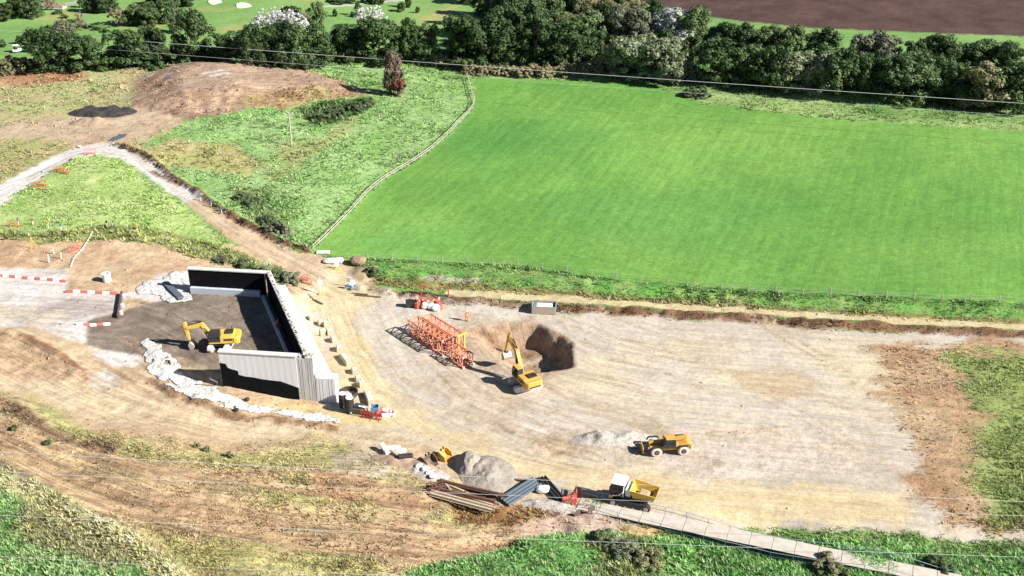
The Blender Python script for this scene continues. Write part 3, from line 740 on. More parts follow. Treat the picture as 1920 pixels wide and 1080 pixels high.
mb.add(P3 + P4, [tuple(range(n)), tuple(range(n, 2 * n))[::-1]] + [(i, (i + 1) % n, (i + 1) % n + n, i + n) for i in range(n)])
mb.build('bitumen_coating', BITU, ab)
# far wing wall with its black face
fw_a = B0 + Vector((-.3, -.2, 0))
fwall = slab(MB(), fw_a, fw_a + WD * 11.9, -WN, .55, -.5, WT - .22).build('wing_wall', CONC, ab)
slab(MB(), fw_a + WN * .02, fw_a + WD * 11.85 + WN * .02, -WN, .018, 3.0, WT - .23).build('bitumen_coating', BITU, ab)
slab(MB(), fw_a + WN * .12 - WD * .6, fw_a + WD * 12.0 + WN * .12, -WN, .8, WT - .22, WT).build('coping', CONC_P, ab, bevel=.03)
# back wall, its black inner face and rough top
RN = Vector((AX.y, -AX.x, 0))        # to the right of the back wall
slab(MB(), A0 + AX * 1.0, B0 + AX * .4, RN, .75, -.6, WT - .12).build('back_wall', CONC, ab)
slab(MB(), A0 + AX * .6 - RN * .02, B0 - AX * .1 - RN * .02, RN, .018, 2.8, WT - .13).build('bitumen_coating', BITU, ab)
tp = slab(MB(), A0 + AX * .9 + RN * .05, B0 + AX * .3 + RN * .05, RN, .6, WT - .12, WT - .02).build('wall_top', CONC_D, ab, bevel=.02)
for i in range(48):                  # starter bars and rubble along the wall top
    q = A0 + AX * (1.2 + i * (AL - 1.2) / 48) + RN * random.uniform(.15, .6)
    MB().box((0, 0, .09), (random.uniform(.12, .3), random.uniform(.15, .4), random.uniform(.1, .26)), (0, 0, random.random() * 3)).build('starter_block', random.choice((CONC_D, CONC_P, TIMB)), tp, loc=(q.x, q.y, WT - .03))
# bearing shelf
SH = 3.75; s0 = A0 + RN * .75 + AX * .15; s1 = B0 + RN * .75 + AX * 1.2
slab(MB(), s0 + RN * .5, s1 + RN * .0, RN, 2.15, -.6, SH).build('bearing_shelf', CONC_P, ab, bevel=.03)
slab(MB(), s0 + RN * .02 + AX * .2, s1 + RN * .02, RN, .4, -.4, SH + .35).build('shelf_upstand', CONC_D, ab, bevel=.02)
for i in range(10):
    q = s0 + RN * .75 + AX * (1.6 + i * 2.6)
    MB().box((0, 0, .11), (.32, .36, .22), (0, 0, ang)).build('anchor_block', BLK, ab, loc=(q.x, q.y, SH), bevel=.02)
    q2 = q + RN * 1.4 + AX * 1.3
    if i % 2 == 0: MB().box((0, 0, .01), (.9, .05, .02), (0, 0, ang)).build('shelf_joint', CONC_D, ab, loc=(q2.x - .6, q2.y, SH))
# end blocks facing the camera
ew = [(nw_a + WD * -.02, 1.15, WT - .35), (nw_a + Vector((1.15, -.14, 0)), 1.1, WT - .2), (nw_a + Vector((2.34, -.28, 0)), .1, 4.2), (nw_a + Vector((2.48, -.26, 0)), 1.25, SH - .02), (nw_a + Vector((3.75, -.41, 0)), 1.25, SH + .01)]
for q, w_, h_ in ew:
    e = MB(); slab(e, q, q - WD * w_, -WN, 1.5, -.5, h_); e.build('end_block', CONC_D if h_ > 5 or w_ < .2 else CONC, ab, bevel=.03)
    if w_ > 1:
        for k in (.33, .66):
            p = q - WD * (w_ * k) + WN * .012
            MB().box((0, 0, h_ / 2 - .2), (.035, .02, h_ - .45), (0, 0, ang)).build('form_seam', CONC_D, ab, loc=(p.x, p.y, .2))
for i in range(9):
    q = nw_a + Vector((random.uniform(.1, 2.2), random.uniform(0, .9), WT - .3))
    MB().box((0, 0, .1), (.3, .35, random.uniform(.15, .4)), (0, .2, random.random() * 3)).build('starter_block', random.choice((CONC_D, TIMB, BLK)), ab, loc=q)
# pale drainage kerbs inside at the foot of the walls
def kerb(a, b, n_, t, z0, z1, cnt):
    a = Vector(a); b = Vector(b)
    for i in range(cnt):
        p = a + (b - a) * (i / cnt); q = a + (b - a) * ((i + .985) / cnt)
        slab(MB(), p, q, n_, t, z0, z1 + random.uniform(-.02, .02)).build('drainage_panel', BLUEG, ab, bevel=.02)
kerb(fw_a + WN * .05 + WD * .75, fw_a + WD * 11.7 + WN * .05, WN, .55, 2.6, 4.0, 12)
kerb(A0 + AX * 1.4 - RN * 1.15, B0 - AX * .6 - RN * 1.15, RN, .42, 2.6, 3.5, 22)
# ------------------------------------------------------------------ machines (built facing +x)
def track(parent, y, L, Hh, w, z0=0.0, m=RUB, pads=26, nm='track'):
    r = Hh / 2; prof = []
    for k in range(9): a = math.pi / 2 + math.pi * k / 8; prof.append((-L / 2 + r + r * math.cos(a), r + r * math.sin(a)))
    for k in range(9): a = -math.pi / 2 + math.pi * k / 8; prof.append((L / 2 - r + r * math.cos(a), r + r * math.sin(a)))
    t = MB().prism(prof, 'y', y - w / 2, y + w / 2).build(nm, m, parent, loc=(0, 0, z0))
    mb = MB(); n = len(prof)
    per = 2 * (L - 2 * r) + 2 * math.pi * r
    for k in range(pads):                                   # cleats standing proud of the belt
        d = per * k / pads
        if d < L - 2 * r: p = (-L / 2 + r + d, 0, 0)
        elif d < L - 2 * r + math.pi * r:
            a = -math.pi / 2 + (d - L + 2 * r) / r; p = (L / 2 - r + r * math.cos(a), r + r * math.sin(a), -(a + math.pi / 2))
        elif d < 2 * (L - 2 * r) + math.pi * r: p = (L / 2 - r - (d - (L - 2 * r) - math.pi * r), 2 * r, 0)
        else:
            a = math.pi / 2 + (d - 2 * (L - 2 * r) - math.pi * r) / r; p = (-L / 2 + r + r * math.cos(a), r + r * math.sin(a), -(a + math.pi / 2))
        mb.box((p[0], y, p[1]), (.09, w * .98, .07), (0, p[2], 0))
    mb.build('cleats', m, t)
    w2 = MB()
    for sx in (-1, 1): w2.tube([(sx * (L / 2 - r), y - w / 2 - .02, r), (sx * (L / 2 - r), y + w / 2 + .02, r)], r * .62, 12)
    for k in range(4): w2.tube([(-L / 2 + r + (k + .6) * (L - 2 * r) / 4.2, y - w / 2 - .015, r * .5), (-L / 2 + r + (k + .6) * (L - 2 * r) / 4.2, y + w / 2 + .015, r * .5)], r * .3, 10)
    w2.build('rollers', DUST, t)
    return t
def arm_piece(pts, w, m, name, parent):
    """box-section arm following an outline in x,z"""
    return MB().prism(pts, 'y', -w / 2, w / 2).build(name, m, parent, bevel=.02)
def ram(parent, a, b, r=.07):
    a = Vector(a); b = Vector(b); c = a + (b - a) * .58
    o = MB().tube([a, c], r, 8).build('hydraulic_ram', BLK, parent)
    MB().tube([c, b], r * .6, 8).build('ram_rod', CHR, o)
def excavator(label, loc, track_rz, house_rz, A, m, group=None):
    """A: joint points (x,z) of boom foot, boom knee, boom tip, stick tip"""
    t = thing('excavator', label, 'excavator', loc, 0)
    und = thing_part('undercarriage', t, rz=track_rz)
    for s in (-1, 1): track(und, s * 1.12, 4.1, .92, .58, m=DUST)
    MB().box((0, 0, .62), (1.6, 1.7, .45)).build('track_frame', BLK, und, bevel=.05)
    MB().tube([(0, 0, .8), (0, 0, 1.08)], .62, 18).build('slew_ring', BLK, und)
    h = thing_part('house', t, rz=house_rz)
    MB().prism([(-2.35,1.15),(1.5,1.15),(1.5,1.38),(.6,1.5),(.2,2.15),(-1.7,2.2),(-2.35,2.0)], 'y', -1.28, 1.28).build('engine_cover', m, h, bevel=.06)
    cw = [(-2.75,-1.0),(-2.75,1.0),(-2.45,1.32),(-1.9,1.34),(-1.9,-1.34),(-2.45,-1.32)]
    MB().prism(cw, 'z', 1.1, 2.1).build('counterweight', m, h, bevel=.08)
    MB().box((-1.2, -.3, 2.26), (1.1, 1.3, .12)).build('engine_grille', BLK, h, bevel=.02)
    MB().tube([(-1.5, -.8, 2.2), (-1.5, -.8, 2.75)], .07, 8).build('exhaust', BLK, h)
    cb = MB().prism([(-.15,1.4),(1.55,1.4),(1.62,2.0),(1.28,3.0),(-.15,3.0)], 'y', .42, 1.3).build('cab', BLK, h, bevel=.04)
    MB().box((.55, .86, 3.03), (1.35, .84, .06)).build('cab_roof', BLK if m is YEL else m, cb, bevel=.02)
    MB().prism([(1.62,1.75),(1.665,2.0),(1.36,2.9),(1.3,2.9),(1.58,2.0)], 'y', .5, 1.22).build('windscreen', GLS, cb)
    MB().prism([(.05,1.95),(1.5,1.95),(1.24,2.88),(.05,2.88)], 'y', 1.29, 1.325).build('side_window', GLS, cb)
    MB().box((.35, .86, 2.0), (.06, .5, .8)).build('rear_window', GLS, cb)
    for s in (-1, 1): MB().tube([(1.2, s * 1.25, 1.5), (1.2, s * 1.25, 2.35), (-.2 if s < 0 else .9, s * 1.27, 2.35)], .025, 6).build('handrail', m, h)
    f, k, tip, st = [Vector((p[0], 0, p[1])) for p in A]
    def outline(a, b, wa, wb):
        d = (b - a).normalized(); nn = Vector((-d.z, 0, d.x))
        return [(a + nn * wa), (b + nn * wb), (b - nn * wb), (a - nn * wa)]
    # boom: bent box section through foot, knee, tip
    d1 = (k - f).normalized(); d2 = (tip - k).normalized(); n1 = Vector((-d1.z, 0, d1.x)); n2 = Vector((-d2.z, 0, d2.x)); nk = (n1 + n2).normalized()
    ol = [f + n1 * .24, k + nk * .42, tip + n2 * .22, tip - n2 * .22, k - nk * .38, f - n1 * .24]
    boom = arm_piece([(p.x, p.z) for p in ol], .52, m, 'boom', h); boom.location.y = -.1
    d3 = (st - tip).normalized(); back = tip - d3 * .95
    n3 = Vector((-d3.z, 0, d3.x))
    ol = [back + n3 * .16, tip + n3 * .32, st + n3 * .13, st - n3 * .13, tip - n3 * .26, back - n3 * .16]
    stick = arm_piece([(p.x, p.z) for p in ol], .36, m, 'stick', h); stick.location.y = -.1
    for s in (-1, 1): ram(h, f + Vector((.45, s * .32 - .1, -.25)), k + Vector((0, s * .32 - .1, -.05)), .085)
    ram(h, k + nk * .5 + Vector((0, -.1, 0)), back + Vector((0, -.1, .12)), .085)
    ram(h, tip + n3 * .38 + Vector((0, -.1, 0)), st - d3 * .35 + n3 * .3 + Vector((0, -.1, 0)), .07)
    for s in (-.12, .1):
        MB().tube([f + Vector((.3, s - .1, .35)), k + nk * .47 + Vector((0, s - .1, 0)), tip + n2 * .3 + Vector((0, s - .1, 0)), tip + d3 * .5 + n3 * .36 + Vector((0, s - .1, 0))], .035, 6).build('hose', BLK, h)
    for s in (-1, 1):
        mid = f.lerp(k, .55); MB().box((mid.x, s * .262 - .1, mid.z), (.9, .012, .16), (0, -math.atan2(d1.z, d1.x), 0)).build('boom_marking', BLK, boom).location.y = .1
        MB().box((-1.2, s * 1.29, 1.75), (1.2, .02, .3)).build('side_grille', BLK, h)
    MB().box((-2.76, 0, 1.35), (.02, 1.7, .2)).build('rear_stripe', BLK, h)
    for q in (-.8, .8): MB().box((1.5, q * .5, 1.45), (.08, .2, .12)).build('work_lamp', WHT, h)
    # bucket curling back under the stick
    bk = [(0,.12),(.28,.05),(.62,-.25),(.72,-.7),(.5,-1.05),(.15,-1.18),(.0,-1.1),(-.12,-.75),(-.2,-.3)]
    bpart = MB().prism([(st.x - p[0] * .95, st.z + p[1] * .95) for p in bk], 'y', -.75, .55).build('bucket', STL, h, bevel=.03)
    for q in range(5): MB().box((st.x + .02, -.65 + q * .27, st.z - 1.12), (.12, .09, .26), (0, .3, 0)).build('tooth', STL, bpart)
    MB().box((st.x - .12, -.1, st.z + .08), (.5, .5, .3)).build('quick_hitch', BLK, h, bevel=.03)
    return t
def thing_part(name, parent, loc=(0, 0, 0), rz=0.0):
    o = bpy.data.objects.new(name, None); COL.objects.link(o); o.parent = parent; o.location = loc; o.rotation_euler = (0, 0, rz); o.empty_display_size = .3
    return o
x, y = at_z(416, 652, 3.0)
excavator('yellow tracked excavator with dark cab digging on the grey backfill beside the near wing wall', (x, y + .2, ground(x, y + .2) + .02), math.radians(84), math.radians(184),
          [(1.2, 1.75), (2.5, 3.6), (4.6, 3.15), (4.35, 1.0)], YEL)
p = at(985, 724)
excavator('amber tracked excavator with its arm raised over the excavation, rear end dirty brown', (p.x, p.y, p.z + .02), math.radians(20), math.radians(118),
          [(1.3, 1.75), (2.9, 4.3), (4.9, 5.2), (5.9, 2.4)], YEL_O)

# telehandler (wheels, chassis, boom along the far side, cab on the near side)
def wheel(parent, c, r, w, m=DUST, hub=None):
    x, y, z = c
    prof = [(0, -w / 2, r * .55), (0, -w / 2, r * .82), (0, -w * .38, r * .97), (0, 0, r), (0, w * .38, r * .97), (0, w / 2, r * .82), (0, w / 2, r * .55)]
    n = 20; mb = MB(); vs = []; fs = []
    for k in range(n):
        a = 2 * math.pi * k / n
        for q in prof: vs.append((q[2] * math.cos(a), q[1], q[2] * math.sin(a)))
    L = len(prof)
    for k in range(n):
        for j in range(L - 1):
            a = k * L + j; b = ((k + 1) % n) * L + j; fs.append((a, b, b + 1, a + 1))
    mb.add(vs, fs)
    for k in range(16):
        a = 2 * math.pi * k / 16
        for s in (-1, 1): mb.box((r * math.cos(a + s * .1), s * w * .22, r * math.sin(a + s * .1)), (.07, w * .42, .1), Euler((0, -a, s * .5)).to_matrix())
    t = mb.build('wheel', m, parent, loc=(x, y, z))
    MB().tube([(0, -w * .42, 0), (0, w * .42, 0)], r * .57, 16).build('rim', hub or RUST, t)
    MB().tube([(0, -w * .5, 0), (0, w * .5, 0)], r * .22, 10).build('hub', hub or RUST, t)
    return t
pa, pb = at(1228, 856), at(1280, 853)
c = (pa + pb) / 2
th = thing('telehandler', 'amber telescopic handler with dusty pale tyres parked on grey stone', 'telehandler', (c.x, c.y + 1.0, c.z), math.atan2(pa.y - pb.y, pa.x - pb.x))
for sx in (-1, 1):
    for sy in (-1, 1): wheel(th, (sx * 1.7, sy * .98, .66), .66, .46)
MB().prism([(-2.6,.75),(-2.2,.62),(2.1,.62),(2.5,.8),(2.5,1.2),(1.2,1.25),(-1.2,1.35),(-2.2,1.6),(-2.7,1.5)], 'y', -.72, .72).build('chassis', YEL_O, th, bevel=.05)
MB().prism([(-1.0,1.2),(.55,1.2),(.5,1.75),(-.9,1.85)], 'y', -1.2, -.3).build('engine_pod', YEL_O, th, bevel=.06)
for sx in (-1, 1):
    for sy in (-1, 1):
        MB().prism([(sx*1.7-.85,1.05),(sx*1.7-.6,1.45),(sx*1.7+.6,1.45),(sx*1.7+.85,1.05),(sx*1.7+.75,1.02),(sx*1.7+.55,1.36),(sx*1.7-.55,1.36),(sx*1.7-.75,1.02)], 'y', sy * 1.2 - .25, sy * 1.2 + .02).build('mudguard', BLK, th)
cabt = MB().prism([(-.75,1.2),(.85,1.2),(.95,1.7),(.6,2.45),(-.65,2.45)], 'y', .25, 1.2).build('cab', BLK, th, bevel=.04)
MB().prism([(-.6,1.75),(.8,1.75),(.52,2.38),(-.55,2.38)], 'y', 1.19, 1.225).build('side_window', GLS, cabt)
MB().box((0, .72, 2.48), (1.2, .9, .06)).build('cab_roof', YEL_O, cabt, bevel=.02)
bo = MB().beam((-2.3, -.15, 1.95), (2.5, -.15, 1.25), .42, .48).build('boom', YEL_O, th, bevel=.03)
MB().beam((2.3, -.15, 1.28), (3.2, -.15, .95), .32, .36).build('boom_extension', BLK, bo, bevel=.02)
ca = MB().box((3.3, -.1, .7), (.14, 1.5, .85)).build('fork_carriage', YEL_O, th, bevel=.03)
for s in (-1, 1):
    MB().beam((3.4, s * .45 - .1, .32), (4.4, s * .45 - .1, .28), .14, .06).build('fork', BLK, ca)
MB().box((-2.72, 0, 1.05), (.2, 1.5, .6)).build('rear_counterweight', YEL_O, th, bevel=.06)
for s in (-1, 1): MB().box((2.62, s * .6, 1.0), (.12, .22, .18)).build('headlight', WHT, th, bevel=.02)

# tracked dumper: cab on the left, skip on the right
pa, pb = at(1160, 948), at(1222, 962)
c = (pa + pb) / 2
du = thing('tracked_dumper', 'tracked dumper with white roofed cab and open yellow skip beside the metal trackway', 'dumper', (c.x - .3, c.y + 1.2, c.z), math.atan2(pb.y - pa.y, pb.x - pa.x))
for s in (-1, 1): track(du, s * 1.05, 4.9, .95, .62, m=BLK, pads=30)
MB().box((0, 0, .78), (3.9, 1.5, .5)).build('chassis', BLK, du, bevel=.05)
MB().tube([(0, 0, 1.0), (0, 0, 1.22)], .7, 18).build('slew_ring', BLK, du)
MB().box((-.2, 0, 1.3), (4.6, 2.0, .2)).build('deck', BLK, du, bevel=.03)
cb = MB().prism([(-2.45,1.4),(-.75,1.4),(-.75,3.05),(-2.2,3.05),(-2.5,2.2)], 'y', -1.15, .75).build('cab', BLK, du, bevel=.05)
MB().box((-1.5, -.2, 3.1), (1.75, 2.05, .12)).build('cab_roof', WHT, cb, bevel=.04)
MB().prism([(-2.3,1.95),(-.9,1.95),(-.9,2.95),(-2.12,2.95),(-2.36,2.25)], 'y', -1.19, -1.155).build('side_window', GLS, cb)
MB().prism([(-2.53,1.7),(-2.56,2.2),(-2.28,2.95),(-2.24,2.95),(-2.5,2.2)], 'y', -1.0, .6).build('windscreen', GLS, cb)
MB().tube([(-.85, -1.17, 1.5), (-.8, -1.19, 2.2), (-.78, -1.17, 3.0)], .06, 8).build('white_pillar', WHT, cb)
MB().tube([(-2.0, -1.3, 1.5), (-1.3, -1.32, 1.75), (-.85, -1.3, 2.2)], .055, 8).build('handrail', WHT, cb)
MB().box((-2.4, -1.3, 2.6), (.06, .22, .34)).build('mirror', BLK, cb)
MB().box((-2.3, -.2, 1.2), (.5, 1.9, .5)).build('front_bumper', YEL, du, bevel=.05)
MB().box((-.35, .1, 1.85), (.7, 1.9, 1.0)).build('engine_box', WHT, du, bevel=.08)
# skip: open tray with sloping sides
so = [(-.1,-1.25),(2.9,-1.1),(2.9,1.1),(-.1,1.25)]; si = [(.35,-.95),(2.3,-.8),(2.3,.8),(.35,.95)]
def ring(o, z): return [(p[0], p[1], z) for p in o]
zt, zb = 2.55, 1.35
V_ = ring(so, zt) + ring(si, zb) + [(p[0] * .97 + .04, p[1] * .93, zt) for p in so] + [(p[0] * .97 + .03, p[1] * .93, zb + .08) for p in si]
V_[1] = (3.05, -1.1, zt - .35); V_[2] = (3.05, 1.1, zt - .35); V_[9] = (2.98, -1.03, zt - .35); V_[10] = (2.98, 1.03, zt - .35)
FS = [(i, (i + 1) % 4, 4 + (i + 1) % 4, 4 + i) for i in range(4)] + [(8 + i, 12 + i, 12 + (i + 1) % 4, 8 + (i + 1) % 4) for i in range(4)] + [(i, 8 + i, 8 + (i + 1) % 4, (i + 1) % 4) for i in range(4)] + [(4,5,6,7), (15,14,13,12)]
sk = MB().add(V_, FS).build('skip', YEL, du)
MB().prism([(.6,1.5),(2.2,1.5),(1.9,1.8),(.9,1.95)], 'y', -.7, .7).build('load', mat('muddy_load', (.30, .23, .16), .95, bump=.05), sk, bevel=.1)
for s in (-1, 1):
    MB().beam((.1, s * 1.22, 2.58), (3.0, s * 1.1, 2.24), .09, .09).build('skip_rim', YEL, sk)
    ram(du, (.2, s * .5, 1.35), (.9, s * .5, 1.5), .07)

# ------------------------------------------------------------------ crane boom sections, red lattice
def lattice(label, p0, p1, w, h, bays, lift=.12, frame=None, off=(0, 0)):
    a = Vector(p0); b = Vector(p1); d = b - a; L = d.length
    t = thing('crane_boom_section', label, 'crane section', a, math.atan2(d.y, d.x), 'red lattice crane sections laid down on the platform')
    z0, z1 = lift, lift + h
    for s in (-1, 1):
        for z in (z0, z1):
            MB().beam((0, s * w / 2, z), (L, s * w / 2, z), .17, .17).build('chord', ORG, t)
    bl = L / bays
    for k in range(bays + 1):
        x = min(max(k * bl, .08), L - .08)
        for s in (-1, 1): MB().beam((x, s * w / 2, z0), (x, s * w / 2, z1), .10).build('post', ORG, t)
        for z in (z0, z1): MB().beam((x, -w / 2, z), (x, w / 2, z), .10).build('cross_bar', ORG, t)
    for k in range(bays):
        x0, x1 = k * bl, (k + 1) * bl
        f = k % 2
        for s in (-1, 1):
            MB().beam((x0, s * w / 2, z0 if f else z1), (x1, s * w / 2, z1 if f else z0), .085).build('brace', ORG, t)
            MB().beam((x0, s * w / 2, z1 if f else z0), ((x0 + x1) / 2, s * w / 2, (z0 + z1) / 2), .07).build('brace', ORG, t)
        MB().beam((x0, -w / 2 if f else w / 2, z1), (x1, w / 2 if f else -w / 2, z1), .08).build('brace', ORG, t)
    for s in (-1, 1):
        for z in (z0, z1):
            MB().box((L + .1, s * w / 2, z), (.26, .2, .26)).build('lug', WHT if frame is None else ORG, t, bevel=.03)
    for x in (L * .2, L * .8): MB().box((x, 0, lift / 2 - .02), (.25, w + .6, lift)).build('timber_bearer', TIMB, t)
    if frame:
        for s in (-1, 1):
            MB().beam((L + .3, s * w * .32, z0 + .3), (L + .3, s * w * .32, z1 + .45), .2).build('yellow_frame', YEL, t)
        MB().beam((L + .3, -w * .55, z1 + .4), (L + .3, w * .55, z1 + .4), .24).build('yellow_frame', YEL, t)
    return t
g0, g1 = at(773, 622), at(846, 688)
g0 = Vector((-14.6, 152.2, .02)); g1 = Vector((-9.3, 145.9, .02)); dn = (g1 - g0).normalized(); rn = Vector((-dn.y, dn.x, 0))
lattice('long red lattice crane section lying nearest the shadow, left of the pair', g0, g1, 1.75, 2.3, 7)
lattice('long red lattice crane section lying on the far side of the pair', g0 + rn * 2.0 + dn * .6, g1 + rn * 2.0 + dn * .5, 1.6, 2.3, 7, frame=True)
h0 = g1 + dn * 1.0 + rn * .15
lattice('short red lattice crane section with white end lugs in front of the long pair', h0, h0 + dn * 3.6, 1.8, 1.6, 3)
# ------------------------------------------------------------------ people
def person(label, loc, rz, pose='stand', suit=HIVIS, hat=WHT):
    t = thing('person', label, 'person', loc, rz)
    bend = .55 if pose == 'bend' else 0.0
    V = []; E = []; R = []
    def v(p, r, par=None):
        p = Vector(p)
        if p.z > .95 and bend:
            q = p - Vector((0, 0, .95)); q = Matrix.Rotation(bend, 3, 'Y') @ q; p = q + Vector((0, 0, .95))
        V.append(tuple(p)); R.append(r)
        if par is not None: E.append((par, len(V) - 1))
        return len(V) - 1
    root = v((0, 0, .95), .155); sp = v((0, 0, 1.15), .15, root); ch = v((.01, 0, 1.36), .165, sp); nk = v((.01, 0, 1.52), .065, ch); hd = v((.03, 0, 1.60), .085, nk); ht = v((.03, 0, 1.72), .10, hd); v((.02, 0, 1.78), .07, ht)
    hands = []
    for s in (-1, 1):
        hp = v((0, s * .11, .88), .11, root)
        kx = .09 * s if pose == 'walk' else .02
        kn = v((kx + .03, s * .12, .49), .072, hp); an = v((kx * 1.6 - .02, s * .12, .09), .05, kn); v((kx * 1.6 + .15, s * .13, .045), .042, an)
        sh = v((0, s * .2, 1.42), .075, ch)
        if pose in ('bend', 'point') and (pose == 'bend' or s < 0):
            el = v((.22, s * .26, 1.25), .05, sh); wr = v((.46, s * .2, 1.22), .036, el); pd = (.09, 0, 0)
        else:
            el = v((-.02, s * .27, 1.14), .05, sh); wr = v((.07, s * .28, .89), .036, el); pd = (.02, 0, -.09)
        pm = v(Vector(V[wr]) + Vector(pd) * .8 if not bend else Vector(V[wr]), .03, wr) if not bend else wr
        hands.append((pm, s, pd))
    me = bpy.data.meshes.new('body'); me.from_pydata(V, E, [])
    o = link('body', me, t)
    sk_ = o.modifiers.new('skin', 'SKIN')
    for i, r in enumerate(R): me.skin_vertices[0].data[i].radius = (r, r * (.8 if i in (1, 2, 0) else 1))
    me.skin_vertices[0].data[0].use_root = True
    ss = o.modifiers.new('sub', 'SUBSURF'); ss.levels = 1; ss.render_levels = 1
    me.materials.append(suit)
    hc = Vector(V[ht])
    mb = MB(); mb.tube([hc + Vector((.02, 0, -.14)), hc + Vector((.02, 0, -.02)), hc + Vector((.01, 0, .07))], [.075, .098, .09], 10); fo = mb.build('face', SKIN, t, smooth=True)
    MB().tube([hc + Vector((.11, 0, -.02)), hc + Vector((.135, 0, -.07))], [.014, .022], 6).build('nose', SKIN, fo)
    for s in (-1, 1):
        MB().box(hc + Vector((.1, s * .035, -.01)), (.02, .025, .014)).build('eye', BOOT, fo)
        MB().box(hc + Vector((.0, s * .1, -.04)), (.04, .02, .06)).build('ear', SKIN, fo)
    MB().box(hc + Vector((.1, 0, -.105)), (.015, .05, .012)).build('mouth', RUST, fo)
    MB().tube([hc + Vector((0, 0, .02)), hc + Vector((0, 0, .035)), hc + Vector((0, 0, .09)), hc + Vector((0, 0, .14))], [.15, .125, .115, .05], 12).build('helmet', hat, t, smooth=True)
    for (pm, s, pd) in hands:
        w0 = Vector(V[pm]); d = Vector(pd).normalized()
        mb = MB(); side = Vector((0, 1, 0)) if abs(d.z) < .5 else Vector((1, 0, 0))
        mb.box(w0 + d * .04, (.085, .03, .09) if abs(d.z) > .5 else (.09, .085, .03))
        for q, ln in ((-1.5, .06), (-.5, .075), (.5, .08), (1.5, .07)):
            p0 = w0 + d * .08 + side * q * .02; p1 = p0 + d * ln * .6; mb.tube([p0, p1, p1 + d * ln * .3 + Vector((0, -s * .015, 0))], .0095, 6)
        mb.tube([w0 + d * .02 + side * .045, w0 + d * .06 + side * .075], .011, 6)
        mb.build('hand', SKIN, t)
    for s in (-1, 1):
        MB().box((.05, s * .125, .05), (.29, .11, .1), taper=.85).build('boot', BOOT, t, bevel=.02)
    MB().tube([(0, 0, 1.10), (0, 0, 1.15)], [.20, .20], 12).build('reflective_band', PIPEG, t)
    return t
p = at(875, 602); person('worker in orange hi-vis and white helmet standing on the stone beyond the crane sections', (p.x, p.y, p.z), math.radians(-60), 'walk')
p = at(949, 662); person('worker in orange hi-vis standing at the edge of the excavation behind the excavator arm', (p.x, p.y, p.z), math.radians(-30), 'point')
x, y = at_z(519, 616, 3.2); person('worker in orange hi-vis bending over the drainage kerb inside the abutment', (x - .1, y, ground(x - .1, y)), math.radians(20), 'bend', hat=RED)

# ------------------------------------------------------------------ barriers on the stone road
def barrier_row(pa, pb, n, first_red, label, group):
    a = at(*pa); b = at(*pb)
    for i in range(n):
        q = a.lerp(b, (i + .5) / n); L = (b - a).length / n
        z = ground(q.x, q.y)
        red = (i % 2 == 0) == first_red
        mb = MB(); h = .38; w = .4
        mb.prism([(-w / 2, 0), (w / 2, 0), (w / 2, .12), (.13, .24), (.1, h), (-.1, h), (-.13, .24), (-w / 2, .12)], 'x', -L * .485, L * .485)
        o = mb.build('road_barrier', RED_B if red else WHT, None, bevel=.015, loc=(q.x, q.y, z), rot=(0, 0, math.atan2(b.y - a.y, b.x - a.x) + random.uniform(-.03, .03)))
        MB().box((0, 0, h - .03), (L * .5, .1, .03)).build('grip', RED if red else WHT, o)
        tag(o, ('red' if red else 'white') + ' plastic road barrier, ' + ORD[i] + ' from the left in the ' + label, 'barrier', group)
barrier_row((-6, 518), (124, 529), 11, True, 'upper row on the stone road', 'upper row of red and white road barriers')
barrier_row((124, 548), (220, 552), 7, True, 'middle row by the spoil slope', 'middle row of red and white road barriers')
barrier_row((143, 609), (207, 610), 5, False, 'lowest row beside the grey backfill', 'lowest row of red and white road barriers')
# dark timber stop at the end of the backfill road
pa, pb = at(229, 552), at(222, 597)
o = MB().beam((0, 0, .3), pb - pa + Vector((0, 0, .3)), .35, .6).build('timber_stop', CHOC, None, bevel=.03, loc=pa); tag(o, 'dark timber stop board across the end of the grey backfill', 'timber')
for k in (.15, .55, .85): MB().box((pb - pa) * k + Vector((.35, 0, .3)), (.45, .5, .6)).build('concrete_block', CONC_P, o, bevel=.04)
# white ringed chamber with a hole
p = at(201, 527)
o = thing('manhole_chamber', 'white round chamber standing on the tan slope left of the abutment', 'chamber', p)
MB().tube([(0, 0, 0), (0, 0, 1.2)], .62, 20).build('chamber_ring', PIPEG, o)
MB().tube([(0, 0, 1.2), (0, 0, 1.32)], .68, 20).build('cover_slab', PIPEG, o)
MB().tube([(.25, .1, 1.3), (.25, .1, 1.36)], .2, 12).build('lid', BLK, o)
# yellow tripod, white pegs and marker posts on the cut
p = at(62, 468); o = thing('survey_tripod', 'yellow wooden survey tripod on the brown cut slope', 'tripod', p)
for k in range(3):
    a = 2.1 * k + .4; MB().beam((.75 * math.cos(a), .75 * math.sin(a), 0), (0, 0, 2.1), .07).build('leg', YEL, o)
MB().tube([(0, 0, 2.05), (0, 0, 2.2)], .12, 8).build('head', YEL, o)
for i, (px, py, nm) in enumerate(((92, 492, 'tilted white marker stake on the brown cut, leftmost of three'), (101, 476, 'white marker stake on the brown cut, middle and highest of three'), (115, 485, 'short white marker stake on the brown cut, rightmost of three'))):
    p = at(px, py); o = MB().beam((0, 0, 0), (.06, 0, 1.1 + .3 * (i == 0)), .14).build('marker_stake', WHT, None, bevel=.01, loc=p); tag(o, nm, 'stake', 'white stakes on the cut slope')
posts = [(35,421,BLU),(62,422,RED),(91,428,YEL),(115,432,BLU),(172,424,YEL),(201,426,BLK),(258,434,YEL),(377,377,BLU),(397,388,BLU),(416,400,BLU)]
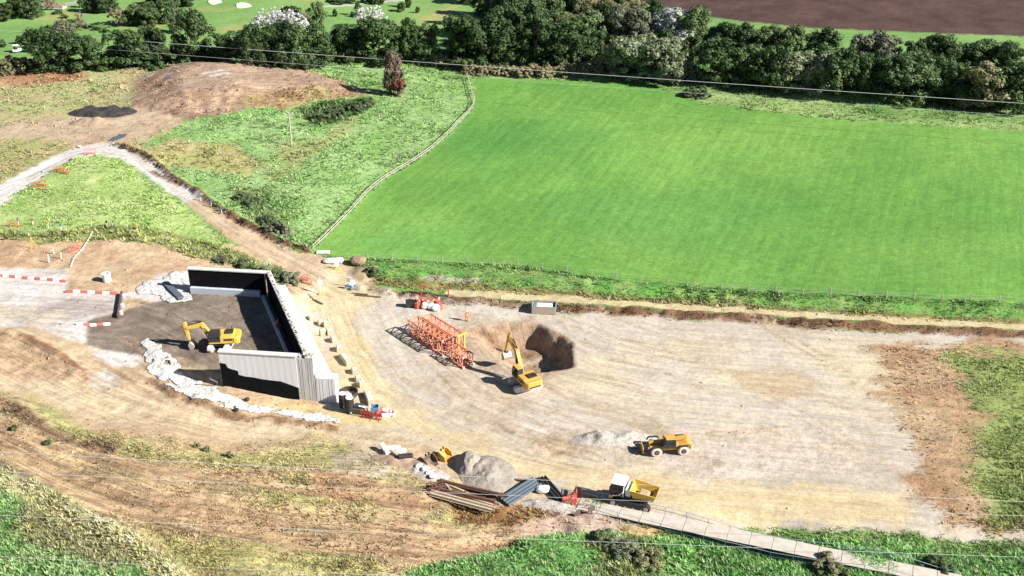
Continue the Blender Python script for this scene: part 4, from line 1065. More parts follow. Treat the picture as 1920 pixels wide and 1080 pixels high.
names = ['blue topped marker post, leftmost along the grass bank','red footed marker post between red mesh and grass bank','yellow tagged marker post, third along the grass bank','blue tagged marker post, fourth along the grass bank',
         'yellow tagged marker post above the white rope','black marker post near the middle of the grass bank','yellow tagged marker post, rightmost along the grass bank','blue marker post by the haul road bund, highest of three','blue marker post by the haul road bund, middle of three','blue marker post by the haul road bund, lowest of three']
for (px, py, m), nm in zip(posts, names):
    p = at(px, py); o = thing('marker_post', nm, 'post', p, 0, 'marker posts beside the tracks')
    MB().beam((0, 0, 0), (0, 0, 1.2), .09).build('post', WHT, o); MB().box((0, 0, 1.0), (.3, .16, .42)).build('tag_board', m, o)
# white rope of flags
P = [at(174, 438), at(165, 455), at(155, 470), at(140, 486), at(134, 502)]
o = thing('rope_line', 'white dotted rope running down the tan cut slope', 'rope', P[0])
MB().tube([q - P[0] + Vector((0, 0, .35)) for q in P], .035, 5).build('rope', PIPEG, o)
for k in range(14):
    f = k / 13 * 4; i = min(int(f), 3); q = P[i].lerp(P[i + 1], f - i) - P[0]
    MB().box(q + Vector((0, 0, .3)), (.22, .05, .3)).build('flag', WHT, o)
# red mesh and tubular barriers
def ped_barrier(name, label, p, rz, L=2.0, m=RED, h=1.05, group=None):
    o = thing(name, label, 'barrier', p, rz, group)
    for z in (.12, h): MB().beam((-L / 2, 0, z), (L / 2, 0, z), .07).build('rail', m, o)
    for s in (-1, 1):
        MB().beam((s * L / 2, 0, 0), (s * L / 2, 0, h), .07).build('upright', m, o)
        MB().beam((s * L * .36, -.32, .04), (s * L * .36, .32, .04), .08).build('foot', m, o)
    for k in range(6): MB().beam((-L / 2 + L * (k + 1) / 7, 0, .12), (-L / 2 + L * (k + 1) / 7, 0, h), .04).build('bar', m, o)
    if p.x > -20: MB().box((0, 0, h * .72), (L * .9, .03, h * .3)).build('panel', m, o)
    return o
rb = [(112,322,.3,'red barrier below the dark bund by the haul road, left of two'),(122,326,-.5,'red barrier below the dark bund by the haul road, right of two'),
      (74,350,.5,'red barrier on the pale grass edge, left of the dark bund'),(80,356,-.3,'red barrier leaning low on the pale grass edge'),(27,425,.1,'red barrier frame at the left end of the grass bank'),
      (139,470,1.0,'red barrier standing alone on the tan cut slope'),(170,289,.4,'red barrier at the tip of the triangle of pale grass'),
      (568,528,.8,'red barrier by the far corner of the abutment, nearest the shrub'),(574,532,-.4,'red barrier by the far corner of the abutment, nearest the track')]
for px, py, rz, nm in rb: ped_barrier('pedestrian_barrier', nm, at(px, py), rz, group='red pedestrian barriers round the site')
# red and white goalposts under the overhead line
def goalpost(label, pa, pb, h, base=False):
    a, b = at(*pa), at(*pb); d = b - a
    o = thing('height_goalpost', label, 'goalpost', a, math.atan2(d.y, d.x)); L = Vector((d.x, d.y)).length
    for x in (0, L):
        for k in range(4): MB().beam((x, 0, h * k / 4), (x, 0, h * (k + 1) / 4), .16).build('post_section', RED if k % 2 == 0 or not base else WHT, o)
        if base: MB().tube([(x, 0, 0), (x, 0, .9)], .5, 14, r2=.42).build('barrel_base', RED, o)
    MB().tube([(L * k / 8, 0, h - .5 * math.sin(math.pi * k / 8)) for k in range(9)], .05, 6).build('bunting_rope', RED, o)
    for k in range(1, 8): MB().box((L * k / 8, 0, h - .18 - .5 * math.sin(math.pi * k / 8)), (.2, .03, .3)).build('bunting_flag', RED if k % 2 else WHT, o)
goalpost('red goalpost frame standing on the grass verge behind the crane sections', (790, 553), (841, 556), 1.9)
goalpost('red goalpost frame with barrel bases on the stone just behind the crane sections', (783, 577), (824, 579), 2.0, True)
for px, py, nm in ((795, 571, 'red barrel drum standing left behind the crane sections'), (820, 573, 'red barrel drum standing right behind the crane sections')):
    p = at(px, py); o = thing('drum', nm, 'drum', p, 0, 'red drums behind the crane sections')
    MB().tube([(0, 0, 0), (0, 0, .5), (0, 0, 1.0)], [.5, .54, .5], 16).build('drum_body', RED, o); MB().tube([(0, 0, 1.0), (0, 0, 1.05)], .46, 16).build('drum_lid', ORG, o)
def sack(label, p, s=(1, .8, .5), m=PIPEG, rz=0.0, cat='sack', nm='sack'):
    bm = bmesh.new(); bmesh.ops.create_icosphere(bm, subdivisions=2, radius=1)
    sd = random.randint(0, 999)
    for v in bm.verts:
        k = .82 + .36 * float(fbm(np.array([v.co.x * 2 + sd]), np.array([v.co.y * 2 + v.co.z]), .8, 2, sd)[0])
        v.co = Vector((math.copysign(abs(v.co.x) ** .7, v.co.x) * s[0] / 2 * k, math.copysign(abs(v.co.y) ** .7, v.co.y) * s[1] / 2 * k, max(0, (v.co.z * .55 + .5)) * s[2] * k))
    me = bpy.data.meshes.new(nm); bm.to_mesh(me); bm.free(); me.materials.append(m)
    o = link(nm, me, None, p, (0, 0, rz)); tag(o, label, cat)
    return o
for px, py, nm in ((797, 578, 'white bulk sack behind the crane sections, left one'), (808, 579, 'white bulk sack behind the crane sections, middle one'), (818, 582, 'white bulk sack behind the crane sections, right one')):
    sack(nm, at(px, py), (1.2, 1.1, .95))['group'] = 'white bulk sacks behind the crane sections'
p = at(773, 575); o = MB().box((0, 0, .5), (1.9, .9, 1.0)).build('tool_box', BLK, None, bevel=.05, loc=p); tag(o, 'black steel box by the left goalpost leg behind the crane sections', 'box')
MB().box((0, 0, 1.03), (1.95, .95, .06)).build('box_lid', BLK, o)
# sign posts and signs at the track junction
def sign(label, p, rz=0.0, m=WHT, h=2.0, m2=YEL):
    o = thing('site_sign', label, 'sign', p, rz, 'site signs at the track junction')
    MB().beam((0, 0, 0), (0, 0, h), .09).build('sign_post', WHT, o); MB().box((0, -.06, h * .72), (.75, .04, .75)).build('sign_board', m, o, bevel=.01)
    MB().box((0, 0, .12), (.9, .6, .24)).build('sign_foot', m2, o, bevel=.04)
sign('white sign post on yellow foot at the middle of the track junction', at(602, 552), .2, WHT, 3.0)
sign('white sign with blue foot at the bund end right of the junction', at(655, 537), -.3, WHT, 1.7, BLU)
sign('white sign beside the bund, nearer the red barrier right of junction', at(662, 541), .4, WHT, 1.5, BLU)
sign('white sign with yellow foot on the brown mound above the junction', at(632, 505), .1, WHT, 1.3)
for px, py, L, rz, nm in ((590, 560, 3.2, .5, 'loose pale plank below the junction sign, upper'), (583, 556, 2.2, 2.2, 'loose pale plank lying by the abutment far corner'), (595, 566, 2.8, 2.4, 'loose dark plank below the junction sign, lower'), (690, 556, 4.2, -.18, 'long dark pole lying along the bund right of junction'), (675, 552, 2.6, -.2, 'short dark pole lying along the bund right of junction')):
    p = at(px, py); o = MB().box((0, 0, .09), (L, .24, .16)).build('plank', TIMB if 'pale' in nm else CHOC, None, bevel=.01, loc=p, rot=(0, 0, rz)); tag(o, nm, 'plank', 'loose planks round the junction')
p = at(625, 492); sack('pale grey rubble pile on the brown mound above the junction', p, (3.4, 1.6, .7), CONC_P, .1, 'rubble', 'rubble_pile')
p = at(606, 475); o = MB().box((0, 0, .2), (2.2, 1.0, .3)).build('concrete_slab', CONC_P, None, bevel=.03, loc=p); tag(o, 'pale concrete slab at the lower corner of the meadow fence', 'slab')
p = at(672, 495)
o = sack('brown clay lump with a dark hollow beside the verge', p, (2.6, 2.0, 1.3), mat('clay', (.26, .17, .11), .95, bump=.05), 0, 'clay mound', 'clay_mound')

# ------------------------------------------------------------------ concrete blocks along the platform edge
blk = [(585,600,1,.8),(601,609,1,.5),(611,611,.9,.6),(589,626,1.2,1.2),(605,627,.9,.7),(618,626,1.0,.6),(626,640,1.0,.6),(636,657,1.1,.6),(648,678,2.9,.55),(665,699,1.0,.6),(672,714,.9,.55),(678,724,.9,.6),(692,750,3.0,.6)]
bdir = math.atan2(AX.y, AX.x)
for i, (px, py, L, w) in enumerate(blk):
    p = at(px, py)
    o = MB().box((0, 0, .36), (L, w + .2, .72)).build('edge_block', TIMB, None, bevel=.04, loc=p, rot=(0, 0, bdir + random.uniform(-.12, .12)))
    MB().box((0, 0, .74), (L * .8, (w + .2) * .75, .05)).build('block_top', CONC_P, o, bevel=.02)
    for s in (-.3, .3): MB().tube([(s * L, 0, .74), (s * L, 0, .9)], .035, 6).build('lifting_eye', BLK, o)
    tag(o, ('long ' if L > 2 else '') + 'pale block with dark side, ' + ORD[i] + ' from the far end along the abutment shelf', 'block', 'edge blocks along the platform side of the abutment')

# ------------------------------------------------------------------ tanks and pump by the near corner
def tank(label, px, py, h, r, lid=WHT):
    p = at(px, py); o = thing('water_tank', label, 'tank', p, 0, 'black tanks at the near corner of the abutment')
    MB().tube([(0, 0, 0), (0, 0, .1), (0, 0, h - .1), (0, 0, h)], [r * .97, r, r, r * .95], 20).build('tank_shell', BLK, o)
    for z in (h * .33, h * .66): MB().tube([(0, 0, z), (0, 0, z + .06)], r * 1.03, 20).build('hoop', BLK, o)
    MB().tube([(0, 0, h), (0, 0, h + .06)], r * .9, 20).build('lid', lid, o)
    MB().tube([(r * .3, -r - .02, .3), (r * .3, -r - .18, .3)], .07, 8).build('valve', WHT, o)
tank('tall black tank with white lid, left one against the abutment corner', 643, 762, 2.0, .5)
tank('tall black tank with white lid, right and nearest of the three', 657, 773, 2.25, .56)
tank('black tank with white lid standing behind the other two tanks', 655, 763, 1.9, .45)
p = at(653, 741)
o = thing('pipe_coil', 'large black coil of pipe lying behind the black tanks', 'pipe coil', p)
for k in range(4): MB().tube([(1.18 * math.cos(a) + .03 * k, 1.18 * math.sin(a), .12 + .17 * k) for a in [2 * math.pi * q / 28 for q in range(29)]], .1, 8).build('pipe_loop', BLK, o)
p = at(671, 774)
o = thing('pump_unit', 'brown and grey pump unit with dark blue engine beside the black tanks', 'pump', p, -.25)
MB().box((0, 0, .45), (1.7, .95, .8)).build('skid', CHOC, o, bevel=.05); MB().box((.1, .05, 1.05), (1.1, .8, .45)).build('engine', mat('navy', (.02, .035, .09), .5), o, bevel=.06)
MB().tube([(.3, -.3, 1.3), (.9, -.2, 1.2), (1.3, .1, .8), (1.5, .1, .2)], .09, 8).build('hose', WHT, o); MB().box((-.75, 0, .5), (.12, .9, .9)).build('panel', TIMB, o)
p = at(703, 778)
o = thing('open_bin', 'blue open box with white side standing by red barriers', 'bin', p, .15)
for c_, d_ in (((0, .45, .7), (1.0, .06, 1.4)), ((0, -.45, .7), (1.0, .06, 1.4)), ((-.5, 0, .7), (.06, .9, 1.4)), ((.5, 0, .7), (.06, .9, 1.4)), ((0, 0, .06), (.95, .85, .08))):
    MB().box(c_, d_).build('side', WHT if c_[0] < -.3 else BLU, o)
for px, py, rz, nm in ((688, 783, -.25, 'red barrier in front of the pump, left of the two'), (704, 787, -.25, 'red barrier in front of the blue bin, right of the two'), (712, 780, 1.2, 'red barrier end-on right of the blue bin')):
    ped_barrier('pedestrian_barrier', nm, at(px, py), rz, 1.6, h=1.0, group='red pedestrian barriers round the site')
for i, (px, py, rz) in enumerate(((724, 774, -.5), (728, 780, .2), (733, 776, -.9))):
    p = at(px, py); o = MB().box((0, 0, .2), (1.7, .5, .38)).build('barrier_foot', WHT, None, bevel=.06, loc=p, rot=(0, 0, rz)); tag(o, 'white plastic barrier block right of the pump, ' + ['left', 'lowest', 'rightmost'][i] + ' of three', 'barrier block', 'white barrier blocks by the pump')
    MB().tube([(.6, 0, .3), (.6, 0, .75)], .08, 8).build('red_reflector', RED, o)
# ------------------------------------------------------------------ draped white geotextile
def drape(name, label, outline, m, lift=.04, wav=.2, cat='sheet', kind=None, step=.17, seed=3):
    P = toW(outline)
    xs = [p[0] for p in P]; ys = [p[1] for p in P]
    gx = np.arange(min(xs) - .5, max(xs) + .5, step); gy = np.arange(min(ys) - .5, max(ys) + .5, step)
    X, Y = np.meshgrid(gx, gy)
    sd0 = poly_sdf(P, X, Y); sd = sd0 + (fbm(X, Y, 1.8, 4, seed) - .5) * 1.7
    sd = np.where((fbm(X, Y, 1.1, 4, seed + 7) > .72) & (sd0 < 1.2), -1, sd) if wav > .1 else sd
    Z = at_grid(HZ, X, Y) + lift + wav * np.abs(fbm(X + .6 * Y, (Y - .6 * X) * .45, 1.3, 3, seed + 1) - .5) * 3 * sstep(-.2, .8, sd)
    keep = sd > 0
    idx = np.cumsum(keep.ravel()).reshape(keep.shape) - 1
    V = np.stack([X[keep], Y[keep], Z[keep]], 1)
    q = keep[:-1, :-1] & keep[:-1, 1:] & keep[1:, 1:] & keep[1:, :-1]
    j, i = np.nonzero(q)
    Fq = np.stack([idx[j, i], idx[j, i + 1], idx[j + 1, i + 1], idx[j + 1, i]], 1)
    me = bpy.data.meshes.new(name); me.from_pydata(V.tolist(), [], Fq.tolist()); me.update()
    me.polygons.foreach_set('use_smooth', [True] * len(me.polygons)); me.materials.append(m)
    o = link(name, me); so_ = o.modifiers.new('thickness', 'SOLIDIFY'); so_.thickness = .03; so_.offset = 1
    return tag(o, label, cat)
drape('geotextile_sheet', 'long rumpled white geotextile strip curving below the near wing wall', [(262,640),(278,632),(300,645),(322,672),(345,698),(372,712),(405,726),(440,744),(470,757),(540,766),(600,775),(640,784),(648,795),(630,797),(560,785),(500,775),(465,770),(430,768),(385,752),(330,734),(296,712),(272,690),(268,662)], GEO, seed=3)
drape('geotextile_sheet', 'white geotextile sheet spread left of the far wing wall', [(255,545),(268,528),(300,524),(322,507),(340,508),(360,532),(362,562),(345,566),(325,570),(290,556),(262,552)], GEO, seed=8)
drape('tarpaulin_sheet', 'grey sheet lying flat beside the top of the haul road', [(197,265),(222,252),(243,250),(232,260),(212,266)], SHEET, wav=.03, seed=5)
pa, pb = at(310, 532), at(340, 562)
o = MB().beam((0, 0, .3), pb - pa + Vector((0, 0, .3)), 1.0, .22).build('flat_sheet', SHEET, None, bevel=.03, loc=pa); tag(o, 'grey blue plank lying across the white sheet left of far wing wall', 'plank')

# ------------------------------------------------------------------ heaps
def heap(name, label, cat, px, py, rx, ry, h, m, seed, rz=0.0, flat=0.0, power=1.3, lumps=.35):
    p = at(px, py); n = 34
    V = []; Fc = []
    for j in range(n + 1):
        for i in range(n + 1):
            u = i / n * 2 - 1; v = j / n * 2 - 1
            # square to disc
            x = u * math.sqrt(1 - v * v / 2); y = v * math.sqrt(1 - u * u / 2); r = min(1, math.hypot(x, y))
            V.append((x * rx, y * ry, r))
    A = np.array(V); nz = fbm(A[:, 0] + p.x, A[:, 1] + p.y, max(rx, ry) * .3, 4, seed)
    c, s_ = math.cos(rz), math.sin(rz)
    wx = p.x + A[:, 0] * c - A[:, 1] * s_; wy = p.y + A[:, 0] * s_ + A[:, 1] * c
    prof = np.clip(1 - A[:, 2] ** power, 0, 1)
    prof = np.minimum(prof, 1 - flat) / (1 - flat)
    z = at_grid(HZ, wx, wy) - .05 + h * prof * (1 + (nz - .5) * 2 * lumps)
    co = np.stack([wx - p.x, wy - p.y, z - p.z], 1)
    for j in range(n):
        for i in range(n): a = j * (n + 1) + i; Fc.append((a, a + 1, a + n + 2, a + n + 1))
    me = bpy.data.meshes.new(name); me.from_pydata(co.tolist(), [], Fc); me.polygons.foreach_set('use_smooth', [True] * len(Fc)); me.materials.append(m)
    return tag(link(name, me, None, p), label, cat)
PEAT = mat('dark_peat', (.018, .016, .017), .95, dirt=.1, scale=2.2, bump=.3, col2=(.06, .05, .045))
SANDG = mat('grey_sand', (.30, .265, .22), .95, dirt=.2, scale=2.0, bump=.2, col2=(.21, .18, .145))
SUBS = mat('tan_subsoil', (.36, .26, .18), .95, scale=1.0, bump=.08, col2=(.24, .16, .11))
RUBB = mat('rubble', (.46, .42, .37), .9, scale=3, bump=.1, col2=(.22, .18, .15))
heap('soil_heap', 'low black soil heap on bare ground left of the big brown mound', 'soil heap', 192, 212, 7.6, 3.4, .95, PEAT, 5, 0, .45, 1.6, .9)
heap('soil_heap', 'pale tan soil spread in front of the black heap', 'soil heap', 172, 230, 5.0, 2.6, 1.0, SUBS, 15, 0, .2, 1.4, .5)
heap('sand_heap', 'grey sand heap with a steep shaded side on the platform edge', 'sand heap', 914, 890, 3.7, 4.4, 1.35, SANDG, 7, .3, .1, 1.0, .55)
heap('sand_heap', 'small steep grey sand heap at the left of the larger one', 'sand heap', 880, 874, 1.9, 3.0, 1.7, SANDG, 9, 0, .15, 1.5, .3)
heap('rubble_heap', 'pale rubble spread below the rusty bucket', 'rubble', 805, 888, 2.8, 1.6, .5, RUBB, 19, -.4, .3, 1.4, .7)
heap('soil_heap', 'brown soil spread under the scrap at the platform edge', 'soil heap', 760, 868, 4.8, 1.6, .6, SUBS, 21, -.3, .3, 1.4, .7)
heap('rubble_heap', 'stony spoil left of the telehandler, grey and lumpy', 'rubble', 1150, 822, 5.5, 1.8, .8, RUBB, 29, .05, .3, 1.5, .7)
heap('rubble_heap', 'pale stony spoil at the foot of the black mats', 'rubble', 1030, 950, 3.6, 1.3, .5, RUBB, 31, -.2, .3, 1.4, .7)
# scattered scrap near the platform edge
scrap = [(722,848,2.2,.35,WHT,-1.1,'white bent panel, left end of the scrap row'),(736,846,2.0,.3,WHT,.2,'white panel lying flat in the scrap row'),(745,858,1.6,.4,TIMB,-.8,'pale board leaning in the scrap row'),
         (760,864,1.8,.6,BLK,.3,'black box lying in the scrap row'),(752,852,1.3,.3,PIPEG,.6,'short white pipe offcut in the scrap row')]
for px, py, L, h_, m, rz, nm in scrap:
    p = at(px, py); p.z += .35; o = MB().box((0, 0, h_ / 2), (L, .55, h_)).build('scrap_metal', m, None, bevel=.03, loc=p, rot=(.12, .1, rz)); tag(o, nm, 'scrap', 'scrap along the platform edge')
    MB().box((L * .3, 0, h_ + .02), (L * .2, .4, .06)).build('flange', m, o)
def bucket(label, px, py, m, w, rz):
    p = at(px, py); o = thing('excavator_bucket', label, 'bucket', p, rz)
    pr = [(0,0),(.75,.05),(1.15,.45),(1.15,.95),(.9,1.2),(.85,1.15),(1.05,.9),(1.05,.5),(.7,.14),(0,.08)]
    MB().prism(pr, 'y', -w / 2, w / 2).build('bucket_shell', m, o)
    for s in (-1, 1): MB().prism([(0,0),(.75,.05),(1.15,.45),(1.15,.95),(.9,1.2),(.1,.7)], 'y', s * w / 2 - .05, s * w / 2 + .05).build('side_plate', m, o)
    for k in range(5): MB().box((-.12, -w / 2 + .1 + k * (w - .2) / 4, .04), (.3, .13, .09)).build('tooth', m, o)
    for s in (-1, 1): MB().box((.95, s * .25, 1.3), (.3, .08, .35)).build('lug', m, o)
bucket('yellow excavator bucket resting on the platform above the sand heap', 842, 862, YEL_O, 1.5, 2.6)
bucket('rusty brown excavator bucket lying below the yellow one', 812, 874, CHOC, 1.6, 2.4)
# white rubble bags
for i, (px, py) in enumerate(((786,880),(797,886),(806,893),(812,899))):
    sack('white sack on the rubble under the rusty bucket, ' + ORD[i] + ' from the left', at(px, py) + Vector((0, 0, .3)), (.95, .7, .45))['group'] = 'white sacks on the rubble'
# stack of long rusty sheet piles
pa, pb = at(818, 918), at(938, 958); d = pb - pa; L = d.length
def channel(name, L, w, h, m, parent=None, **k):
    t = .05
    return MB().prism([(-w/2,0),(-w*.32,0),(-w*.22,h),(w*.22,h),(w*.32,0),(w/2,0),(w/2,t),(w*.36,t),(w*.25,h+t),(-w*.25,h+t),(-w*.36,t),(-w/2,t)], 'x', 0, L).build(name, m, parent, **k)
rzd = math.atan2(d.y, d.x); nn = Vector((-math.sin(rzd), math.cos(rzd), 0))
spl = ['nearest the slope','second from the slope','third from the slope','fourth, in the middle of the stack','fifth from the slope','sixth, on top towards the sand','seventh, farthest towards the sand']
for i in range(7):
    q = pa + nn * (-1.6 + i * .55) + d.normalized() * random.uniform(-.6, .4); q.z = max(ground(q.x, q.y), ground(*(q + d)[:2])) + .08 + (.3 if i in (2, 5) else 0)
    o = channel('sheet_pile', L * random.uniform(.85, 1.0), .5, .26, [TIMB, TIMB, RUST, TIMB, RUST, RUST, RUST][i], None, loc=q, rot=(random.uniform(-.15, .15), random.uniform(-.02, .03), rzd + random.uniform(-.1, .1)))
    tag(o, ('pale dusty' if i in (0, 1, 3) else 'rusty brown') + ' long sheet pile, ' + spl[i], 'sheet pile', 'stack of long sheet piles below the sand heap')
for i in range(8):
    q = at(840 + 12 * i, 925 + 3.6 * i + random.uniform(-9, 9)); q.z += .5
    o = MB().box((0, 0, 0), (random.uniform(1.6, 3.8), .22, .1)).build('plank', random.choice((RUST, TIMB, CHOC)), None, loc=q, rot=(random.uniform(-.2, .2), random.uniform(-.08, .08), rzd + random.uniform(-.7, .7)))
    tag(o, 'loose board thrown on the sheet piles, ' + ORD[i] + ' from the left', 'board', 'loose boards on the sheet piles')
p = at(817, 922)
o = thing('rebar_cage', 'rusty tangled steel cage at the left end of the sheet piles', 'steel cage', p, .3)
for k in range(9):
    a = random.random() * 3; MB().beam((random.uniform(-1, 1), random.uniform(-.5, .5), .05), (random.uniform(-1, 1), random.uniform(-.5, .5), 1.1), .1).build('bar', RUST, o)
for z in (.2, .6, 1.0):
    for s in (-1, 1): MB().beam((-1.1, s * .5, z), (1.1, s * .5, z), .1).build('bar', RUST, o)
# grey trench sheets and black mats
pa, pb = at(944, 944), at(1008, 906); d = pb - pa; rzd = math.atan2(d.y, d.x); nn = Vector((-math.sin(rzd), math.cos(rzd), 0))
tsl = ['leftmost, nearest the sand', 'second from the sand', 'third from the sand', 'rightmost, nearest the slope']
for i in range(4):
    q = pa - nn * (i * .42 - .5); q.z = ground(q.x, q.y) + .35 - .06 * i
    o = channel('trench_sheet', d.length * random.uniform(.9, 1.0), .42, .16, SHEET, None, loc=q, rot=(0, 0, rzd)); tag(o, 'grey blue trench sheet, ' + tsl[i], 'trench sheet', 'grey trench sheets leaning towards the black mats')
pa, pb = at(1016, 899), at(1054, 944); d = pb - pa; rzd = math.atan2(d.y, d.x); nn = Vector((-math.sin(rzd), math.cos(rzd), 0))
for i in range(3):
    q = pa + nn * (i - 1) * .42; q.z = max(ground(q.x, q.y), ground(*(q + d)[:2])) + .25
    o = channel('black_mat', d.length, .4, .2, BLK, None, loc=q, rot=(0, 0, rzd)); tag(o, 'long black steel mat beside the red fence, ' + ['near', 'middle', 'far'][i] + ' one of three', 'mat', 'black steel mats by the trackway')
sack('white sack between the grey sheets and black mats', at(1018, 922), (1.7, 1.2, .8))
pa = at(985, 903); o = MB().box((0, 0, .2), (2.4, .3, .2)).build('plank', RUST, None, loc=pa, rot=(0, 0, -.15)); tag(o, 'rusty beam lying above the grey trench sheets', 'beam')
# trackway of metal panels with blue handrails
t0, t1 = at(1085, 944), at(1314, 1000); d = (t1 - t0); d.z = 0; du_ = d.normalized(); rzd = math.atan2(d.y, d.x); nn = Vector((-du_.y, du_.x, 0))
tw = thing('metal_trackway', 'pale metal panel trackway running down right below the dumper', 'trackway', t0, rzd)
pan = None; PW = 2.5; NP_ = 17
for i in range(NP_):
    w0 = t0 + du_ * (i * PW + PW / 2); zz = max(ground(w0.x, w0.y), .0) + .045 - t0.z
    if pan is None: pan = MB().box((0, 0, 0), (PW - .05, 2.3, .06)).build('deck_panel', ALU, tw, bevel=.02); o = pan
    else: o = pan.copy(); COL.objects.link(o)
    o.location = (i * PW + PW / 2, 0, zz); o.rotation_euler = (random.uniform(-.006, .006), random.uniform(-.008, .008), 0)
RAILB = mat('blue_rail', (.34, .42, .50), .5, dirt=.2)
for s, nm in ((1, 'blue grey handrail on the far side of the trackway'), (-1, 'blue grey handrail on the near side of the trackway')):
    hr = thing('handrail', nm, 'handrail', t0 + nn * s * 1.35, rzd, 'handrails along the trackway')
    for i in range(NP_ + 1):
        w0 = t0 + nn * s * 1.35 + du_ * (i * PW); zz = ground(w0.x, w0.y) - t0.z
        MB().beam((i * PW, 0, zz - .1), (i * PW, 0, zz + 1.15), .05).build('post', RAILB, hr)
        if i < NP_:
            w1 = w0 + du_ * PW; z1 = ground(w1.x, w1.y) - t0.z
            for q in (.55, 1.12): MB().beam((i * PW, 0, zz + q), ((i + 1) * PW, 0, z1 + q), .045).build('rail', RAILB, hr)
for px, py, rz, nm in ((1077, 940, 1.2, 'red barrier across the upper end of the trackway, near one'), (1080, 930, 1.5, 'red barrier across the upper end of the trackway, far one'), (1068, 944, .3, 'red barrier low beside the black mats')):
    ped_barrier('pedestrian_barrier', nm, at(px, py), rz, 1.7, h=1.1, group='red pedestrian barriers round the site')
for px, py, h_, nm in ((1109, 964, 1.0, 'dark notice board on a post below the trackway start'), (1082, 968, .5, 'dark box lying below the trackway start')):
    p = at(px, py); o = thing('notice_board', nm, 'board', p, .4); MB().box((0, 0, h_ * .75), (.8, .15, .6)).build('board', CHOC, o, bevel=.02); MB().beam((0, 0, 0), (0, 0, h_), .1).build('post', CHOC, o)
# silver debris and a small loader glimpsed by the bund
p = at(1020, 584)
o = thing('scrap_bin', 'silver mesh scrap bin with teal edge beside the bund', 'bin', p, -.1)
for s in (-1, 1): MB().box((0, s * 1.0, .7), (3.6, .06, 1.3)).build('side', STL, o)
for s in (-1, 1): MB().box((s * 1.8, 0, .7), (.06, 2.0, 1.3)).build('side', mat('teal', (.15, .32, .35), .5), o)
MB().box((0, 0, .9), (3.3, 1.8, .6), taper=.7).build('scrap_load', PIPEG, o, bevel=.1)
# oil drum / dark hose details at the wall foot
for px, py, m, nm in ((463, 752, BLK, 'black can at the foot of the near wing wall'), (443, 771, BLK, 'dark blue lump on the edge of the white strip')):
    sack(nm, at(px, py), (.7, .6, .5), m, 0, 'can', 'can')
pa = at(404, 722); pb = at(411, 728)
o = MB().tube([pa + Vector((0, 0, q * .35)) + Vector((.4 * math.sin(q), -.2 * q, 0)) for q in range(6)], .09, 8).build('drain_hose', SHEET, None); tag(o, 'grey drain hose hanging by the left end of the near wing wall', 'hose')
# ------------------------------------------------------------------ trees
def leaf_mesh(name, clumps, per, size, seed, flat=.75, hang=0.0):
    """clumps: array of x,y,z,r in a unit crown; leaf faces spread through each clump"""
    r = np.random.default_rng(seed)
    C = np.repeat(clumps[:, :3], per, 0); Rr = np.repeat(clumps[:, 3], per)
    n = len(C)
    d = r.normal(size=(n, 3)); d /= np.linalg.norm(d, axis=1, keepdims=True)
    rad = Rr * (r.random(n) ** .45)
    P = C + d * rad[:, None] * np.array([1, 1, flat])
    if hang: P[:, 2] -= hang * r.random(n) * Rr
    nrm = d * 1.1 + r.normal(size=(n, 3)) * .32 + np.array([0, 0, .3]); nrm /= np.linalg.norm(nrm, axis=1, keepdims=True)
    t = np.cross(nrm, r.normal(size=(n, 3))); t /= np.linalg.norm(t, axis=1, keepdims=True); b = np.cross(nrm, t)
    s = size * (.6 + .8 * r.random(n))[:, None]
    V = np.stack([P - t * s * .5, P + b * s * .38, P + t * s * .6, P - b * s * .38], 1).reshape(-1, 3)
    q = np.arange(n * 4, dtype=np.int32)
    me = bpy.data.meshes.new(name)
    me.vertices.add(n * 4); me.vertices.foreach_set('co', V.astype(np.float32).ravel())
    me.loops.add(n * 4); me.loops.foreach_set('vertex_index', q)
    me.polygons.add(n); me.polygons.foreach_set('loop_start', np.arange(0, n * 4, 4, dtype=np.int32)); me.polygons.foreach_set('loop_total', np.full(n, 4, np.int32))
    me.update(calc_edges=True)
    ca = me.attributes.new('tint', 'FLOAT', 'POINT')
    cl = np.repeat(r.random(len(clumps)), per)
    ca.data.foreach_set('value', np.repeat(np.clip(cl * .6 + r.random(n) * .4, 0, 1), 4).astype(np.float32))
    me.materials.append(None)
    return me
